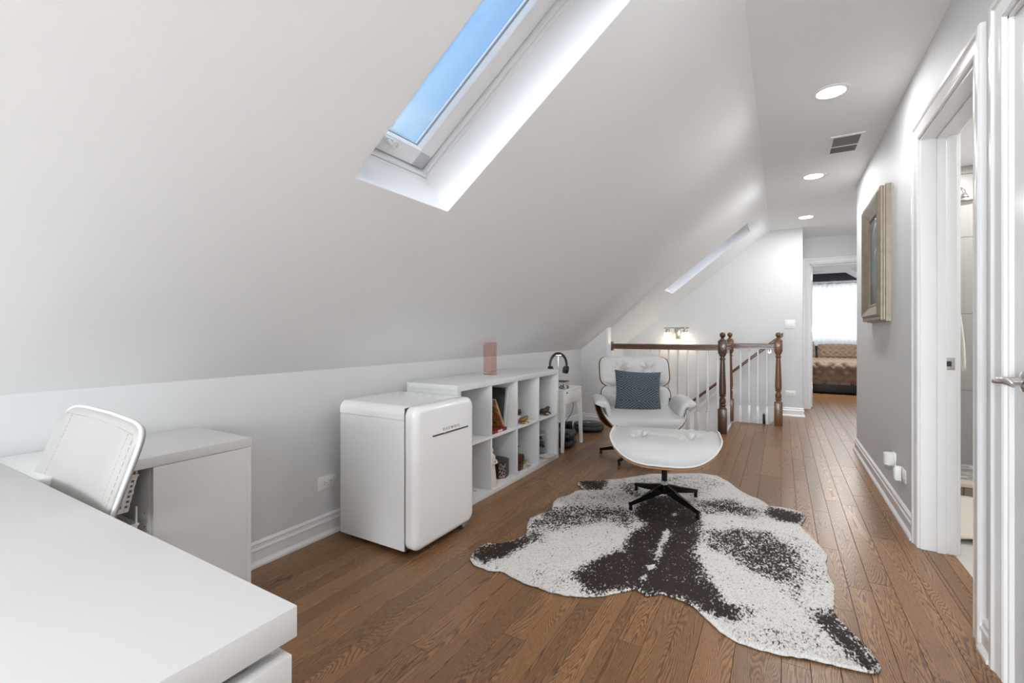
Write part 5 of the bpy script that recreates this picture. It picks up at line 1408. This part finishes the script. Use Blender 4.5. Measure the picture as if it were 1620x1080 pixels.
# throw pillow
b = MB(); nn = 40; vs = []; fs = []
for side in (1, -1):
    for j in range(nn + 1):
        for i in range(nn + 1):
            u_, v_ = 2 * i / nn - 1, 2 * j / nn - 1
            th = .062 * max(0, (1 - u_ ** 2) * (1 - v_ ** 2)) ** .42
            pin = 1 - .07 * (1 - abs(u_) ** 2) * (abs(v_) ** 3); pin2 = 1 - .07 * (1 - abs(v_) ** 2) * (abs(u_) ** 3)
            vs.append((u_ * .20 * pin2, v_ * .178 * pin, side * th))
for k in range(2):
    o_ = k * (nn + 1) ** 2
    for j in range(nn):
        for i in range(nn): q = o_ + j * (nn + 1) + i; fs.append((q, q + 1, q + nn + 2, q + nn + 1))
b.add(vs, fs); pil = b.build('throw_pillow', 'velvet', None, 80)
pil['label'] = 'slate blue velvet throw pillow with nested diamonds on the white lounge chair'; pil['category'] = 'pillow'
pil.matrix_world = Matrix.Translation((-1.075, 4.04, 0)) @ Matrix.Rotation(R(26), 4, 'Z') @ Matrix.Translation((-.012, -.02, .585)) @ Matrix.Rotation(R(3), 4, 'Y') @ Matrix.Rotation(R(72), 4, 'X')

# ------------------------------------------------------------------ SIDE TABLE CORNER
TX0, TX1, TY0, TY1, TZ = -2.09, -1.705, 3.87, 4.30, .565
t = thing('white_side_table', 'small white metal drawer side table past the shelf end', 'side table', ((TX0 + TX1) / 2, (TY0 + TY1) / 2, 0))
hx, hy2 = (TX1 - TX0) / 2, (TY1 - TY0) / 2
MB().box((-hx, -hy2, TZ - .018), (hx, hy2, TZ), .006).build('table_top', 'plate', t)
MB().box((-hx + .004, -hy2 + .004, TZ - .135), (hx - .008, hy2 - .004, TZ - .0185), .003).build('drawer_box', 'plate', t)
MB().box((hx - .010, -hy2 + .006, TZ - .133), (hx - .002, hy2 - .006, TZ - .024), .003).build('drawer_front', 'plate', t)
MB().box((hx - .004, -hy2 + .05, TZ - .036), (hx + .002, -hy2 + .075, TZ - .024), .001).build('latch_gap', 'black', t)
for sx_ in (-1, 1):
    for sy_ in (-1, 1):
        b = MB(); b.sweep([[(sx_ * (hx - .003) - sx_ * a_ * w, sy_ * (hy2 - .003) - sy_ * c_ * w + sy_ * ex, z) for a_, c_ in ((0, 0), (1, 0), (1, 1), (0, 1))] for w, z, ex in ((.042, TZ - .12, 0), (.032, .30, .012), (.024, 0, .028))]); b.build('leg', 'plate', t, 30)
# headphones on a stand
t = thing('headphone_stand', 'slim metal stand holding black headphones on the white side table', 'stand', (-1.835, 4.02, TZ))
MB().lathe([(.001, 0), (.05, 0), (.05, .008), (.001, .010)], 24).build('base', 'silver', t); MB().tube([(0, 0, .008), (0, 0, .31)], .006, 10).tube([(-.03, -.01, .31), (.03, .01, .31)], .012, 12).build('pole', 'silver', t)
t = thing('headphones', 'black over-ear headphones hanging on the metal stand', 'headphones', (-1.835, 4.02, TZ + .22), R(35))
b = MB(); b.tube([(.080 * math.cos(g), 0, .108 * math.sin(g)) for g in [R(-18) + R(216) * k / 30 for k in range(31)]], [.010 + .003 * math.sin(PI * k / 30) for k in range(31)], 10); b.build('headband', 'black', t)
for s in (-1, 1):
    b = MB(); b.T = Matrix.Translation((s * .078, .0, -.048)) @ Matrix.Rotation(R(90 + s * 12), 4, 'Y') @ Matrix.Rotation(0, 4, 'Z'); b.lathe([(.001, -.018), (.030, -.018), (.038, -.012), (.038, .012), (.032, .018), (.001, .016)], 24); b.build('ear_cup', 'black', t)
    b = MB(); b.T = Matrix.Translation((s * .058, .0, -.046)) @ Matrix.Rotation(R(90 + s * 12), 4, 'Y'); b.tube([(.026 * math.cos(g), .026 * math.sin(g), 0) for g in [2 * PI * k / 20 for k in range(20)]], .011, 8, closed=True); b.build('ear_cushion', 'dark', t)
t = thing('glass_box', 'clear box of small dark things on the white side table', 'box', (-1.765, 3.95, TZ))
MB().box((-.05, -.06, .0), (.05, .05, .07), .002).build('glass_walls', 'clear', t); MB().box((-.052, -.062, .070), (.052, .052, .078), .002).build('lid', 'dark', t)
rg = random.Random(2); b = MB()
for k in range(16): 
    p = (rg.uniform(-.04, .04), rg.uniform(-.05, .04), rg.uniform(.004, .03)); b.box(p, (p[0] + .012, p[1] + .012, p[2] + .010), .003)
b.build('small_things', 'dark', t, kind='stuff')
t = thing('charging_cable', 'thin black cable drooping from the side table to the floor', 'cable', (-1.90, 4.30, .42))
MB().tube([(.10, .0, .0), (.09, .03, -.06), (.06, .06, -.14), (.0, .09, -.22), (-.06, .12, -.28), (-.10, .15, -.36), (-.02, .2, -.41), (-.05, .28, -.40)], .003, 6).build('cord', 'cable', t)
# case under the table
t = thing('hard_case', 'navy black hard case lying under the white side table', 'case', (-1.845, 4.10, 0), R(8))
MB().box((-.13, -.12, 0), (.13, .12, .075), .03, 4).build('case_bottom', 'case', t); MB().box((-.13, -.12, .078), (.13, .12, .145), .03, 4).build('case_lid', 'case', t)
MB().box((.126, -.03, .06), (.142, .03, .095), .004).build('latch', 'black', t)
MB().tube([(.128, -.06, .10), (.150, -.05, .105), (.150, .05, .105), (.128, .06, .10)], .006, 8).build('handle', 'black', t)
# robot vacuum with dock
t = thing('robot_vacuum', 'round black robot vacuum on the floor by the stub wall', 'robot vacuum', (-1.865, 4.90, 0))
MB().lathe([(.001, .012), (.150, .012), (.165, .018), (.168, .030), (.168, .068), (.162, .080), (.150, .084), (.001, .085)], 48).build('body', 'black', t, 30)
MB().lathe([(.1695, .028), (.171, .032), (.171, .058), (.1695, .062), (.168, .045)], 48).build('bumper', 'dark', t)
MB().lathe([(.001, .0862), (.100, .0862), (.104, .085), (.001, .085)], 40).build('top_disc', 'blackm', t)
MB().lathe([(.001, .088), (.018, .088), (.020, .086), (.001, .086)], 20).build('button', 'silver', t)
b = MB(); b.tube([(-.12, .03, .018), (-.12, -.03, .018)], .018, 12).tube([(.12, .03, .018), (.12, -.03, .018)], .018, 12); pieces(b, 'wheel', 'black', t)
t = thing('charging_dock', 'black charging dock between the side table and the robot vacuum', 'dock', (-2.02, 4.66, 0), R(-20))
MB().box((-.045, -.09, 0), (.05, .09, .016), .004).build('plate', 'black', t); MB().box((-.050, -.09, .01), (-.0, .09, .115), .012).build('tower', 'black', t)
MB().box((-.001, -.03, .03), (.001, .03, .09), .0005).build('window', 'blackm', t)
print('planks', npl, 'objects', len(bpy.data.objects))
